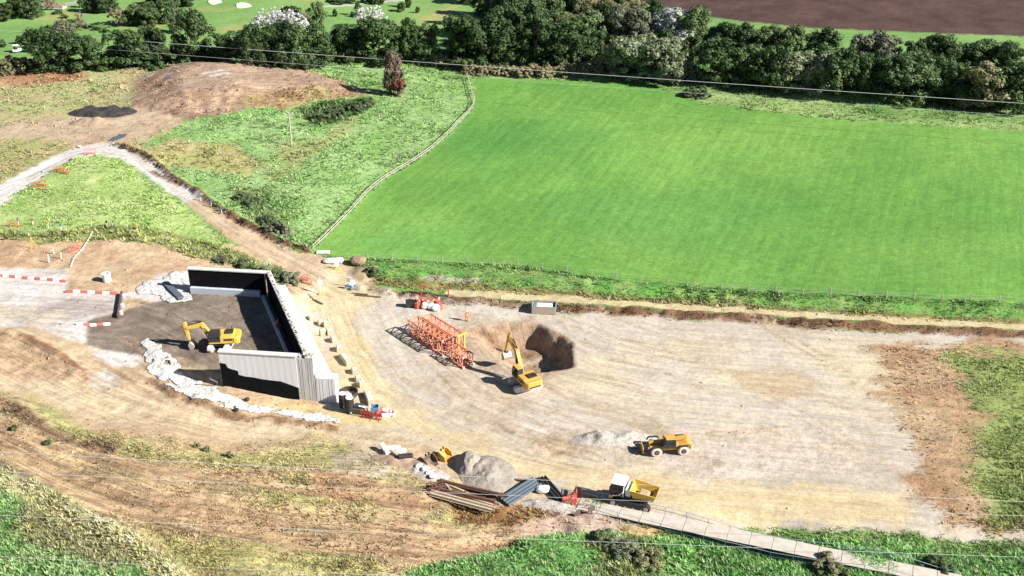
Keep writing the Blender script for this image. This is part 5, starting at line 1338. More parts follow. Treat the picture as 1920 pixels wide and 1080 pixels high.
def crown_clumps(kind, seed):
    r = np.random.default_rng(seed); out = []
    if kind == 'round':        # crown from z .12 to 1, radius .5, uneven lobes
        lobes = [(r.uniform(-.22, .22), r.uniform(-.22, .22), r.uniform(.22, .72), r.uniform(.22, .34)) for _ in range(6)] + [(0, 0, .6, .34)]
        for _ in range(64):
            lx, ly, lz, lr = lobes[r.integers(len(lobes))]
            d = r.normal(size=3); d /= np.linalg.norm(d); d[2] = abs(d[2]) * .9 if r.random() < .75 else d[2]
            out.append((lx + d[0] * lr * .85, ly + d[1] * lr * .85, min(.9, max(.07, lz + d[2] * lr * .95)), r.uniform(.10, .17)))
        for q in range(12):
            a = q / 12 * 6.28 + r.uniform(-.2, .2); out.append((.33 * math.cos(a) * r.uniform(.7, 1.1), .33 * math.sin(a) * r.uniform(.7, 1.1), r.uniform(.08, .3), r.uniform(.10, .15)))
    elif kind == 'tall':
        for _ in range(60):
            z = r.uniform(.05, .93); rr = .42 * math.sin(math.pi * min(1, (z + .12) * .86)) ** .6 * (1 if z < .75 else .8); a = r.uniform(0, 6.28); k = r.uniform(.5, 1)
            out.append((rr * k * math.cos(a), rr * k * math.sin(a), z, r.uniform(.10, .16)))
    elif kind == 'cone':
        for _ in range(64):
            z = r.uniform(.05, .96); rr = .48 * (1.02 - z) ** .75; a = r.uniform(0, 6.28); k = r.uniform(.5, 1)
            out.append((rr * k * math.cos(a), rr * k * math.sin(a), z, r.uniform(.07, .13)))
    elif kind == 'bush':
        for _ in range(40):
            a = r.uniform(0, 6.28); k = r.uniform(0, 1) ** .5; z = r.uniform(.05, 1) * math.sqrt(max(.05, 1 - (k * .95) ** 2)) * r.uniform(.75, 1)
            out.append((.46 * k * math.cos(a), .46 * k * math.sin(a), max(.06, z * .9), r.uniform(.08, .15)))
    elif kind == 'spray':
        for _ in range(90):
            a = r.uniform(0, 6.28); k = r.uniform(.2, 1) ** .5; z = r.uniform(.45, 1) * math.sqrt(max(.05, 1 - (k * .9) ** 2))
            out.append((.48 * k * math.cos(a), .48 * k * math.sin(a), max(.12, z * .95), r.uniform(.03, .075)))
    else:                      # airy: open silver or bare crown
        for _ in range(30):
            a = r.uniform(0, 6.28); k = r.uniform(.1, 1) ** .6; z = r.uniform(.35, 1) * math.sqrt(max(.05, 1 - (k * .9) ** 2))
            out.append((.46 * k * math.cos(a), .46 * k * math.sin(a), max(.25, z * .92), r.uniform(.05, .11)))
    return np.array(out)
PROTO = {}
for kind, cnt, per, size in (('round', 6, 110, .05), ('tall', 4, 110, .05), ('cone', 2, 100, .045), ('bush', 5, 100, .07), ('airy', 3, 70, .045), ('spray', 2, 36, .03)):
    PROTO[kind] = [leaf_mesh('crown', crown_clumps(kind, 50 + 9 * i + len(kind)), per, size, 300 + i, flat=.8) for i in range(cnt)]
def trunk_mesh(seed, bare=False):
    r = random.Random(seed); mb = MB()
    mb.tube([(0, 0, -.03), (r.uniform(-.015, .015), r.uniform(-.015, .015), .2), (r.uniform(-.03, .03), r.uniform(-.03, .03), .5), (r.uniform(-.04, .04), r.uniform(-.04, .04), .8)], [.028, .021, .014, .006], 7)
    for k in range(14 if bare else 8):
        z = r.uniform(.18, .62); a = r.uniform(0, 6.28); L = r.uniform(.2, .36)
        p1 = (math.cos(a) * L * .5, math.sin(a) * L * .5, z + L * .45); p2 = (math.cos(a + .3) * L, math.sin(a + .3) * L, z + L * .9)
        mb.tube([(0, 0, z), p1, p2], [.011, .008, .003], 5)
    me = bpy.data.meshes.new('trunk'); me.from_pydata(mb.v, [], mb.f); me.materials.append(mat('bark', (.10, .08, .062), .9, dirt=.2, scale=4))
    return me
TRUNKS = [trunk_mesh(i) for i in range(4)] + [trunk_mesh(9, True)]
def leaf_mat(name, a, b, var=.18, trans=.25):
    m = bpy.data.materials.new(name); m.use_nodes = True; nt = m.node_tree
    bs = nt.nodes['Principled BSDF']; bs.inputs['Roughness'].default_value = .6; bs.inputs['Specular IOR Level'].default_value = .25
    at_ = nt.nodes.new('ShaderNodeAttribute'); at_.attribute_name = 'tint'
    mx = nt.nodes.new('ShaderNodeMix'); mx.data_type = 'RGBA'; mx.inputs[6].default_value = (*a, 1); mx.inputs[7].default_value = (*b, 1)
    nt.links.new(at_.outputs['Fac'], mx.inputs[0])
    oi = nt.nodes.new('ShaderNodeObjectInfo'); mr = nt.nodes.new('ShaderNodeMapRange'); mr.inputs[3].default_value = 1 - var; mr.inputs[4].default_value = 1 + var
    nt.links.new(oi.outputs['Random'], mr.inputs[0])
    hs = nt.nodes.new('ShaderNodeHueSaturation'); nt.links.new(mr.outputs[0], hs.inputs['Value']); nt.links.new(mx.outputs[2], hs.inputs['Color'])
    nt.links.new(hs.outputs[0], bs.inputs['Base Color'])
    tl = nt.nodes.new('ShaderNodeBsdfTranslucent'); nt.links.new(hs.outputs[0], tl.inputs['Color'])
    ad = nt.nodes.new('ShaderNodeMixShader'); ad.inputs[0].default_value = trans
    nt.links.new(bs.outputs[0], ad.inputs[1]); nt.links.new(tl.outputs[0], ad.inputs[2])
    nt.links.new(ad.outputs[0], nt.nodes['Material Output'].inputs['Surface'])
    return m
LM = {'dark': leaf_mat('leaf_dark', (.018, .040, .013), (.088, .145, .044)), 'mid': leaf_mat('leaf_mid', (.045, .082, .028), (.14, .20, .07)),
      'grey': leaf_mat('leaf_grey', (.10, .12, .07), (.23, .25, .155)), 'olive': leaf_mat('leaf_olive', (.16, .165, .075), (.30, .285, .14)),
      'willow': leaf_mat('leaf_willow', (.15, .18, .10), (.29, .33, .19)), 'silver': leaf_mat('leaf_silver', (.18, .20, .17), (.38, .41, .37)),
      'white': leaf_mat('leaf_white', (.45, .43, .44), (.74, .71, .72)), 'tan': leaf_mat('leaf_tan', (.20, .175, .085), (.36, .31, .175)),
      'thorn': leaf_mat('leaf_thorn', (.13, .085, .065), (.26, .18, .135)), 'berry': leaf_mat('leaf_berry', (.19, .06, .045), (.27, .105, .08)), 'pink': leaf_mat('leaf_pink', (.20, .13, .10), (.30, .21, .165)),
      'bramble': leaf_mat('leaf_bramble', (.065, .10, .045), (.15, .20, .085))}
ADJ = {'dark': 'dark green', 'mid': 'mid green', 'grey': 'grey green', 'olive': 'olive green', 'willow': 'pale willow green', 'silver': 'silvery', 'white': 'whitish bare', 'tan': 'straw coloured', 'thorn': 'brown', 'pink': 'pinkish bare', 'bramble': 'deep green'}
tc_ = [0]
def tree(cx, base, top, wpx, kind, shape, where, cat='tree', name=None, group=None):
    """cx, base, top, width in photo pixels; the foot stands on the ground"""
    tc_[0] += 1; k = tc_[0]
    p = at(cx, base)
    h = max(1.0, height_for(p.x, p.y, p.z, top)); zc = p.y * CT - (p.z - CH) * ST
    w = wpx * zc / F * 1.12
    lbl = (ADJ[kind] + ' ' + where)
    nm = name or {'bush': 'shrub', 'cone': 'conifer_tree'}.get(shape, 'broadleaf_tree')
    o = thing(nm, lbl, cat, p, 0, group)
    parts_ = [(0, 0, w, h)] if w < 1.3 * h or h < 2.5 else [(-w * .22, .1 * w, w * .62, h * .92), (w * .2, -.05 * w, w * .64, h), (0, .15 * w, w * .6, h * .95)]
    for q, (ox, oy, cw_, ch_) in enumerate(parts_):
        cr = link('crown', PROTO[shape][(k + q) % len(PROTO[shape])], o)
        cr.location = (ox, oy, 0)
        cr.scale = (cw_, cw_ * random.uniform(.85, 1.1), ch_); cr.rotation_euler = (0, 0, random.uniform(0, 6.28))
        cr.material_slots[0].link = 'OBJECT'; cr.material_slots[0].material = LM[kind]
    tr = link('trunk', TRUNKS[4] if shape in ('airy', 'spray') else TRUNKS[k % 4], o); tr.scale = (max(w * 1.0, h * .7), max(w * 1.0, h * .7), h * .95)
    return o
G1 = 'belt of trees behind the site'
belt = [  # cx, base, top, width, kind, shape, description
 (6,138,108,46,'olive','bush','bush at the left edge below the golf course'), (32,132,98,66,'olive','bush','bush left of the first big belt tree'), (70,134,112,40,'dark','bush','low bush at the foot of the first big belt tree'),
 (98,130,54,84,'dark','round','big rounded tree, first from left in the belt'), (126,98,40,58,'grey','round','tree rising behind the gap between first and second belt trees'), (68,84,55,34,'grey','bush','shrub behind the first belt tree, left side'),
 (163,130,63,74,'dark','round','rounded tree, second from left in the belt'), (236,124,52,84,'dark','round','broad tree, third from left in the belt'), (282,124,72,96,'dark','bush','wide low tree right of the third belt tree'),
 (284,96,50,54,'dark','tall','tree standing behind the third belt tree'), (325,112,84,34,'olive','bush','bush left of the tallest belt tree'), (364,114,15,80,'dark','tall','tallest tree left of centre, beside the pale fairway'),
 (344,116,58,44,'dark','bush','tree at the left foot of the tallest belt tree'), (395,114,70,40,'dark','bush','tree at the right foot of the tallest belt tree'), (427,114,56,66,'dark','round','tree second right of the tallest belt tree'),
 (473,116,50,64,'dark','round','tree left of the one below the white tree'), (530,124,42,100,'dark','round','big tree directly below the white tree'), (590,120,44,76,'dark','round','tree right of the one below the white tree'),
 (562,124,88,50,'dark','bush','low tree between two big ones behind the brown mound'), (596,64,2,40,'mid','tall','tall tree right of the large white tree'), (572,52,6,36,'olive','airy','thin tree touching the large white tree'), (545,30,4,40,'dark','bush','shrub behind the large white tree'),
 (636,110,46,62,'dark','round','tree right of the mound end in the belt'), (672,110,52,50,'dark','round','narrow tree left of the one below the small white tree'), (712,114,28,84,'dark','round','big tree below the small white tree'),
 (768,112,34,46,'dark','tall','upright tree behind the brown thorn bush'), (806,114,38,58,'mid','round','tree with lighter right side, left of the great round tree'), (872,122,26,96,'dark','round','great round tree at the middle of the belt, left half'),
 (926,126,30,96,'dark','round','great round tree at the middle of the belt, right half'), (900,118,40,90,'dark','tall','tree at the heart of the great round pair'),
 (958,70,-30,70,'dark','round','tree behind the great round pair, in deep shade'), (1000,112,-6,74,'dark','cone','pointed tree standing right of the great round pair'), (935,52,-40,50,'dark','tall','tall tree cut by the top edge above the belt'),
 (1052,114,36,84,'dark','round','rounded tree right of the pointed one'), (1075,66,26,74,'olive','round','tree behind the rounded tree right of the pointed one'), (1040,60,-10,50,'mid','tall','upright tree behind the pointed one'),
 (1030,116,60,60,'dark','bush','low dark tree filling the gap right of the pointed one'),(1090,118,62,56,'dark','round','tree between rounded and narrow ones right of the pointed tree'),(985,70,10,60,'dark','round','tree behind the pointed one, left'),(945,92,8,70,'dark','round','tree wedged between great round pair and pointed one'),(968,36,-30,70,'dark','round','tree at the top edge left of the pointed one'),(1100,84,14,70,'mid','round','tree in the second row left of the willow'),(1150,30,-14,60,'dark','round','tree at the top edge left of the ploughed corner'),(1090,40,-16,64,'dark','round','tree at the top edge above the second row'),(1010,76,0,64,'dark','tall','tree in the second row right of the pointed one'),(1210,70,14,70,'dark','round','tree in the second row behind the willow crown'),(1250,112,56,60,'dark','round','tree in shade behind the right of the willow'),(1020,40,-20,70,'dark','round','tree at the top edge behind the pointed one'),(1060,30,-24,60,'mid','round','tree at the top edge above the rounded one'),(1185,40,-2,60,'olive','round','tree at the top edge next to the ploughed field'),(650,112,66,46,'dark','bush','low tree between mound end and small white tree'),(740,114,60,50,'dark','bush','low tree behind the brown thorn bush'),(500,118,64,50,'dark','bush','low tree left of the one below the white tree'),(455,116,78,44,'dark','bush','low tree behind the top of the brown mound'),(200,128,84,48,'dark','bush','low tree between second and third belt trees'),(1120,112,58,48,'dark','tall','narrow tree left of the great willow'), (1146,112,66,36,'dark','tall','slim tree touching the great willow'), (1118,48,-6,80,'olive','round','tree at the top edge left of the ploughed land'),
 (1176,82,10,88,'grey','round','tree behind the great willow'), (1140,64,6,60,'mid','round','tree between olive and grey ones in the back row'), (1216,150,62,142,'willow','round','great willow standing at the meadow edge'),
 (1224,34,-4,42,'dark','round','tree against the ploughed field'), (1264,82,10,80,'silver','round','tree against the ploughed field, silver leaved'), (1302,86,16,62,'mid','round','tree at the right of the silver one'),
 (1296,120,66,50,'dark','tall','tree right of the great willow'), (1296,152,114,46,'silver','bush','shrub at the right foot of the great willow')]
for b in belt:
    cat = 'shrub' if b[5] == 'bush' else 'tree'
    tree(*b[:6], b[6], cat, group=G1)
# the belt goes on to the right
rgt = [(1345,158,78,'dark','round',90),(1400,162,84,'mid','round',96),(1452,170,80,'dark','round',84),(1510,172,96,'willow','round',110),(1575,178,92,'dark','tall',80),(1636,182,98,'dark','round',104),(1700,190,104,'mid','round',90),(1762,192,110,'dark','round',100),(1830,200,112,'olive','round',96),(1898,206,118,'dark','round',100),
       (1370,108,40,'dark','round',90),(1450,112,46,'mid','round',90),(1540,120,52,'dark','tall',76),(1640,126,60,'grey','round',96),(1740,136,66,'dark','round',100),(1850,142,74,'mid','round',104)]
for i, (cx, b_, t_, kd, sh, w_) in enumerate(rgt):
    tree(cx, b_, t_, w_, kd, sh, 'tree right of the silver shrub, ' + ORD[i if i < 10 else i - 10] + ' in the ' + ('front' if i < 10 else 'back') + ' row going right', 'tree', group=G1)
for i, (cx, b_, t_, w_) in enumerate(((815,120,86,50),(856,124,96,46))):
    tree(cx, b_, t_, w_, 'olive', 'bush', ['bush before the belt, left of the great round tree','bush before the belt, at the foot of the great round tree'][i], 'shrub', group='shrubs along the meadow edge')
for i, (cx, b_, t_, w_) in enumerate(((888,138,116,44),(925,140,118,48),(968,142,118,52),(1010,142,112,52),(1052,142,114,50),(1092,140,110,48),(1128,136,98,54),(1160,146,118,40))):
    tree(cx, b_, t_, w_, 'tan', 'bush', 'bush at the meadow edge, ' + ORD[i] + ' from the fence end going right', 'shrub', group='shrubs along the meadow edge')
for i, (cx, b_, t_, w_) in enumerate(((700,116,98,30),(770,116,96,36),(795,118,100,30),(1075,130,100,36),(1180,152,130,34),(1262,158,134,38),(1305,182,160,50))):
    tree(cx, b_, t_, w_, 'bramble', 'bush', 'undergrowth shrub at the foot of the belt, ' + ORD[i] + ' from the left', 'shrub', group='undergrowth along the belt')
# thorn bush with red berries
o = tree(738, 179, 94, 46, 'thorn', 'tall', 'thorn bush with red berries standing alone by the meadow fence', 'shrub', 'thorn_bush')
cr = link('berry_cluster', PROTO['bush'][1], o); cr.location = (1.6, -1.2, 2.2); cr.scale = (3.0, 2.6, 3.6); cr.material_slots[0].link = 'OBJECT'; cr.material_slots[0].material = LM['berry']
# white trees
tree(528, 70, 8, 96, 'white', 'spray', 'large spreading tree above the belt on the golf course', 'tree', 'white_tree')
tree(494, 66, 24, 48, 'white', 'spray', 'smaller tree at the left side of the large spreading white one', 'tree', 'white_tree')
tree(697, 56, 4, 58, 'white', 'spray', 'small tree above the belt, right of the path', 'tree', 'white_tree')
# golf course trees
golf = [(6,40,4,34,'dark','round','tree at the upper left corner of the golf course'),(28,32,-14,44,'dark','round','tree beside the upper left corner tree'),(62,32,-12,44,'mid','round','lighter tree ending the upper left group'),(98,18,-6,26,'pink','airy','shrub by the small golf bridge'),(84,12,-8,24,'olive','bush','shrub above the small golf bridge'),
        (153,14,-4,12,'mid','round','small tree at the path bend'),(182,24,-14,44,'dark','round','tree above the stream, left one'),(206,22,-16,36,'dark','tall','tree above the stream, right one'),(153,58,18,20,'pink','airy','slender tree beside the stream'),(222,48,4,36,'pink','airy','tree left of the broad stream tree'),
        (266,48,6,66,'mid','round','broad tree casting a long shadow by the stream'),(316,42,-14,50,'mid','tall','tree with pale trunk right of the broad stream tree'),(300,10,-20,50,'dark','round','tree cut by the top edge above the fairway'),(333,62,14,26,'grey','tall','slim tree behind the tallest belt tree'),(345,12,-16,34,'dark','round','tree cut by the top edge left of the bunkers'),
        (37,82,66,14,'dark','tall','little tree on the left fairway, right one'),(6,88,74,14,'dark','tall','little tree on the left fairway, left one'),(197,84,62,14,'dark','cone','little tree behind the second belt tree'),(628,31,17,10,'dark','tall','little tree by the right path'),(662,32,18,12,'dark','bush','little bush left of the small white tree'),
        (672,30,4,16,'dark','tall','slim tree behind the small white tree'),(752,22,4,18,'dark','round','small round tree right of the small white tree'),(765,14,-12,16,'dark','tall','slim tree at the top edge near the fairway'),(783,24,12,9,'dark','tall','tiny tree on the pale fairway'),(700,6,-14,40,'dark','bush','hedge clump at the top edge near the path'),(640,4,-10,50,'dark','bush','hedge clump at the top edge, left of the path'),
        (880,6,-40,44,'dark','round','tree at the top edge casting long fairway shadows'),(905,30,-34,50,'dark','tall','tree above the great round pair')]
for g in golf: tree(*g[:6], g[6], 'shrub' if g[5] == 'bush' else 'tree', group='trees on the golf course')
for i, (cx, b_) in enumerate(((108,26),(120,34),(134,42),(150,50),(168,52),(182,56),(196,60))):
    tree(cx, b_, b_ - 9, 18, 'dark', 'bush', 'hedge shrub along the golf stream, ' + ORD[i] + ' from the bridge', 'shrub', group='hedge along the golf stream')
# shrubs on the site
for cx, b_, t_, w_, kd, nm in ((500,418,396,34,'bramble','shrub beside the haul road bund, upper'),(520,440,408,44,'grey','shrub beside the haul road bund, lower and larger'),(475,385,366,40,'bramble','shrub on the rough slope above the haul road bund'),(455,372,358,30,'bramble','small shrub on the rough slope above the haul road bund'),
                               (545,530,505,40,'grey','shrub at the far corner of the abutment'),(520,523,500,40,'bramble','shrub behind the far end of the abutment'),(415,492,478,34,'grey','low shrub on the grass bank left of the abutment'),(455,500,484,40,'bramble','low shrub on the bank behind the far wing wall'),(490,512,494,36,'grey','low shrub on the bank near the abutment corner'),
                               (600,226,206,36,'bramble','bramble clump on the dark slope below the mound, left'),(630,218,196,40,'bramble','bramble clump on the dark slope below the mound, middle'),(662,210,186,40,'bramble','bramble clump on the dark slope below the mound, right'),(690,196,178,26,'bramble','bramble clump near the thorn bush'),
                               (700,512,498,30,'bramble','small shrub at the start of the verge'),(1130,1012,992,44,'bramble','shrub at the top of the bank below the trackway'),(1165,1036,1004,60,'grey','tall wispy shrub below the trackway'),
                               (1220,1056,1026,60,'olive','dry shrub low in the right grass'),(370,838,830,12,'olive','tiny dark shrub on the dry slope, left'),(388,846,836,13,'olive','tiny dark shrub on the dry slope, middle'),(430,858,846,17,'olive','small dark shrub on the dry slope, right'),
                               (90,832,820,14,'mid','tiny shrub on the lowest track at left'),(25,806,796,14,'mid','tiny shrub at the left edge of the track'),(1560,1066,1036,60,'olive','dry shrub farther right on the bank'),(1760,1070,1040,60,'mid','shrub far right on the bank')):
    tree(cx, b_, t_, w_, kd, 'bush', nm, 'shrub', group='shrubs on and round the site')

# ------------------------------------------------------------------ golf bunkers, bridge, buggy
BSAND = mat('bunker_sand', (.62, .53, .40), .95, dirt=.1)
for i, (px, py, w_, d_) in enumerate(((402, 5, 22, 6), (455, 12, 26, 6))):
    p = at(px, py); zc = p.y * CT + CH * ST; rx = w_ * zc / F / 2; ry = d_ * zc / F / 2 / .26
    mb = MB(); vs = [(0, 0, .06)]; n = 24
    for q in range(n):
        a = 2 * math.pi * q / n; k = 1 + .18 * math.sin(3 * a + i)
        vs.append((rx * k * math.cos(a), ry * k * math.sin(a), .10 + (.7 if math.sin(a) > 0 else 0) * abs(math.sin(a))))
    for q in range(n): vs.append((vs[q + 1][0] * 1.12, vs[q + 1][1] * 1.12, -.1))
    fs = [(0, 1 + q, 1 + (q + 1) % n) for q in range(n)] + [(1 + q, 1 + n + q, 1 + n + (q + 1) % n, 1 + (q + 1) % n) for q in range(n)]
    o = mb.add(vs, fs).build('sand_bunker', BSAND, None, loc=p); tag(o, ['pale sand bunker on the golf fairway, upper left of two', 'pale sand bunker on the golf fairway, lower right of two'][i], 'bunker', 'golf bunkers')
p = at(87, 17); o = thing('footbridge', 'small pale footbridge over the golf stream', 'bridge', p, -.1)
MB().box((0, 0, .5), (11, 2.4, .4)).build('deck', CONC_P, o)
for s in (-1, 1): MB().box((0, s * 1.1, 1.1), (11, .2, .9)).build('parapet', TIMB, o)
p = at(33, 98); o = thing('golf_buggy', 'tiny golf buggy with dark seat on the left fairway', 'buggy', p, .5)
MB().box((0, 0, .55), (2.3, 1.2, .5)).build('body', WHT, o, bevel=.08); MB().box((-.1, 0, 1.85), (1.6, 1.2, .08)).build('roof', WHT, o); MB().box((-.2, 0, .95), (.6, 1.1, .5)).build('seat', BLK, o, bevel=.05)
for sx in (-1, 1):
    for sy in (-1, 1): MB().tube([(sx * .75, sy * .5, .25), (sx * .75, sy * .66, .25)], .25, 12).build('wheel', BLK, o); MB().beam((sx * .7 - .1, sy * .5, .8), (sx * .65 - .1, sy * .5, 1.85), .06).build('roof_post', BLK, o)
p = at(28, 97); person('golfer in dark clothes standing beside the golf buggy', (p.x, p.y, p.z), 1.0, 'stand', BOOT, RED)

# ------------------------------------------------------------------ fences, poles, wires
def fence(label, pts, sp, h, m, rails=2, wr=.05, group=None):
    P = [at(*q) for q in pts]
    o = thing('post_and_rail_fence', label, 'fence', P[0], 0, group)
    S_ = []; carry = 0.0
    for a, b in zip(P[:-1], P[1:]):
        L = (b - a).length; s = carry
        while s < L: q = a.lerp(b, s / L); q.z = ground(q.x, q.y); S_.append(q); s += sp
        carry = s - L
    pm = None
    for q in S_:
        if pm is None: pm = MB().box((0, 0, h / 2), (.14, .14, h)).build('post', m, o); ob = pm
        else: ob = pm.copy(); COL.objects.link(ob)
        ob.location = q - P[0]; ob.scale = (1, 1, random.uniform(.9, 1.1)); ob.rotation_euler = (random.uniform(-.04, .04), random.uniform(-.04, .04), 0)
    for a, b in zip(S_[:-1], S_[1:]):
        for k in range(rails):
            z = h * (.88 - .42 * k); MB().beam(a - P[0] + Vector((0, 0, z)), b - P[0] + Vector((0, 0, z)), wr, wr * 1.6).build('rail', m, o)
PALE = mat('pale_rail', (.46, .43, .35), .8, dirt=.15)
fence('pale post and rail fence curving along the left edge of the mown meadow', [(588,469),(640,418),(720,338),(800,289),(850,245),(886,206),(890,190),(882,165),(876,142)], 2.6, 1.1, PALE, 2, .055)
fence('dark wire fence with thin posts along the lower edge of the mown meadow', [(690,486),(800,491),(980,499),(1314,540),(1600,556),(1960,573)], 4.2, 1.1, WOOD, 2, .025)
def pole(label, px, py, h, name='utility_pole', arms=True):
    p = at(px, py); o = thing(name, label, 'pole', p, .2)
    MB().tube([(0, 0, -.3), (0, 0, h)], .17, 10, r2=.12).build('shaft', WOOD, o)
    if arms:
        MB().beam((-.9, 0, h - .35), (.9, 0, h - .35), .12).build('cross_arm', WOOD, o)
        for s in (-.8, 0, .8): MB().tube([(s, 0, h - .3), (s, 0, h + .02 + (.15 if s == 0 else 0))], .06, 8).build('insulator', WHT, o)
pole('pale wooden utility pole standing alone in the rough pasture', 547, 274, 7.0)
def wire(label, pix, z, r, sag=.0, m=None, grp='overhead wires crossing the view'):
    a = at_z(*pix[0], z); b = at_z(*pix[1], z)
    a = Vector((*a, z)); b = Vector((*b, z)); d = b - a
    a2 = a - d * .35; b2 = b + d * .75                              # carried on past the picture to its poles
    n = 40; pts = []
    for k in range(n + 1):
        q = a2.lerp(b2, k / n); q.z += sag * ((2 * k / n - 1) ** 2 - .35); pts.append(q)
    o = MB().tube(pts, r, 6).build('overhead_wire', m or WIRE, None, smooth=True); tag(o, label, 'wire', grp)
    return a2, b2
WIRE = mat('aluminium_wire', (.62, .62, .62), .45, metal=.2, dirt=.05)
ends = []
ends.append(wire('pale overhead wire crossing the foreground, uppermost of four near wires', ((0, 848), (1314, 912)), 9.0, .02, .5))
ends.append(wire('pale overhead wire crossing the foreground, second of four near wires', ((0, 885), (1314, 942)), 9.0, .018, .5))
ends.append(wire('pale overhead wire crossing the foreground, third of four near wires', ((0, 967), (1314, 1021)), 9.0, .018, .5))
ends.append(wire('pale overhead wire crossing the bottom left, lowest of four near wires', ((0, 1044), (660, 1074)), 9.0, .015, .5))
ends.append(wire('dark edged overhead wire crossing before the belt of trees, upper of two', ((227, 75), (1314, 152)), 10.0, .05, .6))
ends.append(wire('thin overhead wire crossing before the belt of trees, lower of two', ((100, 85), (1314, 174)), 9.0, .028, .6))
for i, (a2, b2) in enumerate(ends):
    for q, w_ in ((a2, 'left'), (b2, 'right')):
        o = thing('utility_pole', 'wooden pole out at the ' + w_ + ' carrying the ' + ORD[i] + ' wire from the front', 'pole', (q.x, q.y, ground(q.x, q.y)), 0, 'poles carrying the overhead wires')
        hh = q.z + .5 - ground(q.x, q.y)
        MB().tube([(0, 0, -.3), (0, 0, hh)], .17, 8, r2=.12).build('shaft', WOOD, o); MB().beam((-.9, 0, hh - .2), (.9, 0, hh - .2), .12).build('cross_arm', WOOD, o)

# ------------------------------------------------------------------ rough grass and clods (uncountable)
def grass():
    r = np.random.default_rng(5); N = 430000
    px = r.uniform(-60, 1980, N); py = r.uniform(95, 1110, N)
    x, y, z = hit(px, py)
    i = np.clip(np.searchsorted(XS, x), 0, NX - 1); j = np.clip(np.searchsorted(YS, y), 0, NY - 1)
    den = GD[j, i] * np.clip((fbm(x, y, 3.5, 4, 61) - .5) * 2.6 + .72, .25, 1.3)
    inab = poly_sdf([(-50.5,161),(-37,160.5),(-23,132.5),(-39.5,134)], x, y) > 0
    keep = (r.random(N) < den * .62) & ~inab & (GD[j, i] > .04)
    x, y, i, j = x[keep], y[keep], i[keep], j[keep]; n = len(x); z = at_grid(HZ, x, y)
    hh = GH[j, i] * r.uniform(.35, 1.05, n) * np.clip(.35 + 1.3 * fbm(x, y, 7, 3, 64), .4, 1.5) * np.clip(y / 190, .8, 1.5)
    col = CO[j, i]
    br = (r.uniform(.75, 2.05, n) * np.where(GH[j, i] > .42, 1.32, 1.0) * (.8 + .4 * fbm(x, y, 6, 3, 66)))[:, None]; dry = (r.random(n) < np.where(GH[j, i] > .42, .38, .2))[:, None]
    col = col * br; col = np.where(dry, col * .55 + np.array([.60, .58, .40]) * .45, col)
    B = 5
    X = np.repeat(x, B); Y = np.repeat(y, B); Z = np.repeat(z, B); H_ = np.repeat(hh, B) * r.uniform(.7, 1.2, n * B)
    a = r.uniform(0, 2 * np.pi, n * B); lean = r.uniform(.4, 1.3, n * B) * H_; w = H_ * .30
    sp = np.repeat(hh, B) * .35 * r.random(n * B)
    bx = X + np.cos(a) * sp; by = Y + np.sin(a) * sp
    tx, ty = -np.sin(a), np.cos(a)
    V = np.stack([np.stack([bx - tx * w, by - ty * w, Z - .03], 1), np.stack([bx + tx * w, by + ty * w, Z - .03], 1), np.stack([bx + np.cos(a) * lean, by + np.sin(a) * lean, Z + H_], 1)], 1).reshape(-1, 3)
    m = n * B
    me = bpy.data.meshes.new('rough_grass')
    me.vertices.add(m * 3); me.vertices.foreach_set('co', V.astype(np.float32).ravel())
    me.loops.add(m * 3); me.loops.foreach_set('vertex_index', np.arange(m * 3, dtype=np.int32))
    me.polygons.add(m); me.polygons.foreach_set('loop_start', np.arange(0, m * 3, 3, dtype=np.int32)); me.polygons.foreach_set('loop_total', np.full(m, 3, np.int32))
    me.update(calc_edges=True)
    c = np.repeat(col, B * 3, 0); c4 = np.concatenate([np.clip(c, .01, .8), np.ones((m * 3, 1))], 1)
    ca = me.color_attributes.new('Col', 'FLOAT_COLOR', 'POINT'); ca.data.foreach_set('color', c4.astype(np.float32).ravel())
    mm = bpy.data.materials.new('grass_blade'); mm.use_nodes = True; nt = mm.node_tree; bs = nt.nodes['Principled BSDF']; bs.inputs['Roughness'].default_value = .7; bs.inputs['Specular IOR Level'].default_value = .2
    aa = nt.nodes.new('ShaderNodeAttribute'); aa.attribute_name = 'Col'; nt.links.new(aa.outputs['Color'], bs.inputs['Base Color'])
    tl = nt.nodes.new('ShaderNodeBsdfTranslucent'); nt.links.new(aa.outputs['Color'], tl.inputs['Color'])
    ms = nt.nodes.new('ShaderNodeMixShader'); ms.inputs[0].default_value = .45; nt.links.new(bs.outputs[0], ms.inputs[1]); nt.links.new(tl.outputs[0], ms.inputs[2]); nt.links.new(ms.outputs[0], nt.nodes['Material Output'].inputs['Surface'])
    me.materials.append(mm)
    tag(link('rough_grass', me), 'rough tussocky grass over the banks and pasture', 'grass', kind='stuff')
grass()
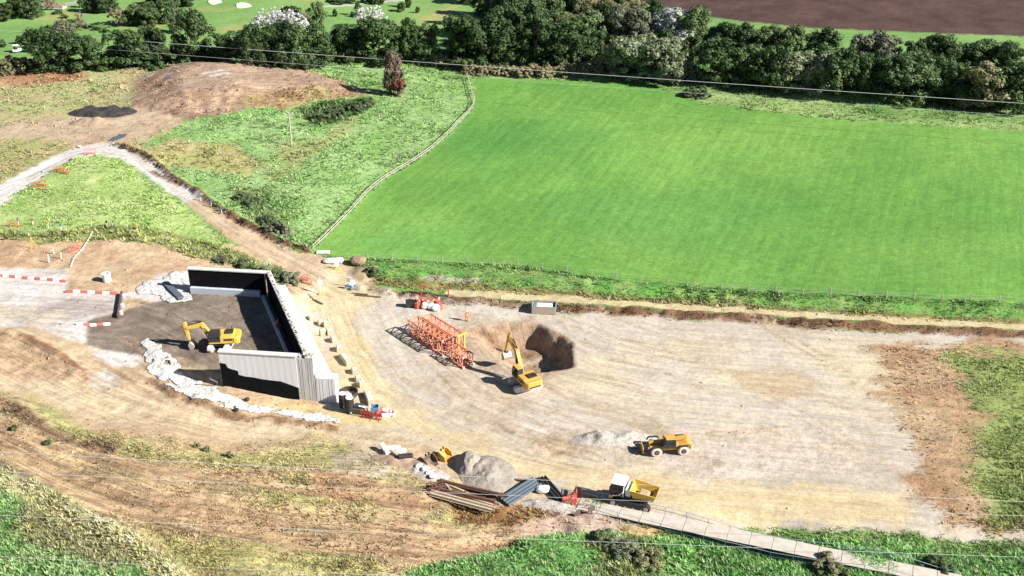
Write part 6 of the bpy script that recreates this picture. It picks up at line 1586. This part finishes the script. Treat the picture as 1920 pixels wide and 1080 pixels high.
def clods():
    r = np.random.default_rng(8); N = 30000
    px = r.uniform(-40, 1960, N); py = r.uniform(110, 1060, N)
    x, y, z = hit(px, py); i = np.clip(np.searchsorted(XS, x), 0, NX - 1); j = np.clip(np.searchsorted(YS, y), 0, NY - 1)
    ok = (GD[j, i] < .6) & (r.random(N) < np.clip(RO[j, i] * 1.6, 0, .55) * fbm(x, y, 4, 3, 9) * 1.2) & (ZID[j, i] != ZN.index('golf_course')) & (ZID[j, i] != ZN.index('mown_meadow')) & ((ZID[j, i] != ZN.index('working_platform')) | (r.random(N) < .25))
    ok &= ~(poly_sdf([(-38.5,161),(-34.5,160.5),(-22.5,132.3),(-39.5,134)], x, y) > 0)
    x, y, i, j = x[ok], y[ok], i[ok], j[ok]; z = at_grid(HZ, x, y); n = len(x)
    base = np.array([(1,0,0),(-.5,.87,0),(-.5,-.87,0),(.2,.1,1),(-.3,-.1,.8)])
    s = (r.random(n) ** 2.6 * .28 + .06) * np.clip(y / 170, .8, 1.5); a = r.uniform(0, 6.28, n)
    ca, sa = np.cos(a), np.sin(a)
    V = base[None] * s[:, None, None] * r.uniform(.6, 1.3, (n, 5, 3))
    V = np.stack([V[..., 0] * ca[:, None] - V[..., 1] * sa[:, None] + x[:, None], V[..., 0] * sa[:, None] + V[..., 1] * ca[:, None] + y[:, None], V[..., 2] + z[:, None] - .03], -1).reshape(-1, 3)
    fs = np.array([(0,1,3),(1,4,3),(1,2,4),(2,0,3),(2,3,4)]); Fq = (fs[None] + (np.arange(n) * 5)[:, None, None]).reshape(-1, 3)
    me = bpy.data.meshes.new('clods'); me.from_pydata(V.tolist(), [], Fq.tolist())
    c = np.repeat(CO[j, i] * r.uniform(.6, 1.05, n)[:, None], 5, 0); c4 = np.concatenate([c, np.ones((n * 5, 1))], 1)
    at_ = me.color_attributes.new('Col', 'FLOAT_COLOR', 'POINT'); at_.data.foreach_set('color', c4.astype(np.float32).ravel())
    ra = me.attributes.new('rough', 'FLOAT', 'POINT')
    me.materials.append(bpy.data.materials['terrain'])
    tag(link('clods', me), 'scattered clods and stones on bare ground', 'stones', kind='stuff')
clods()
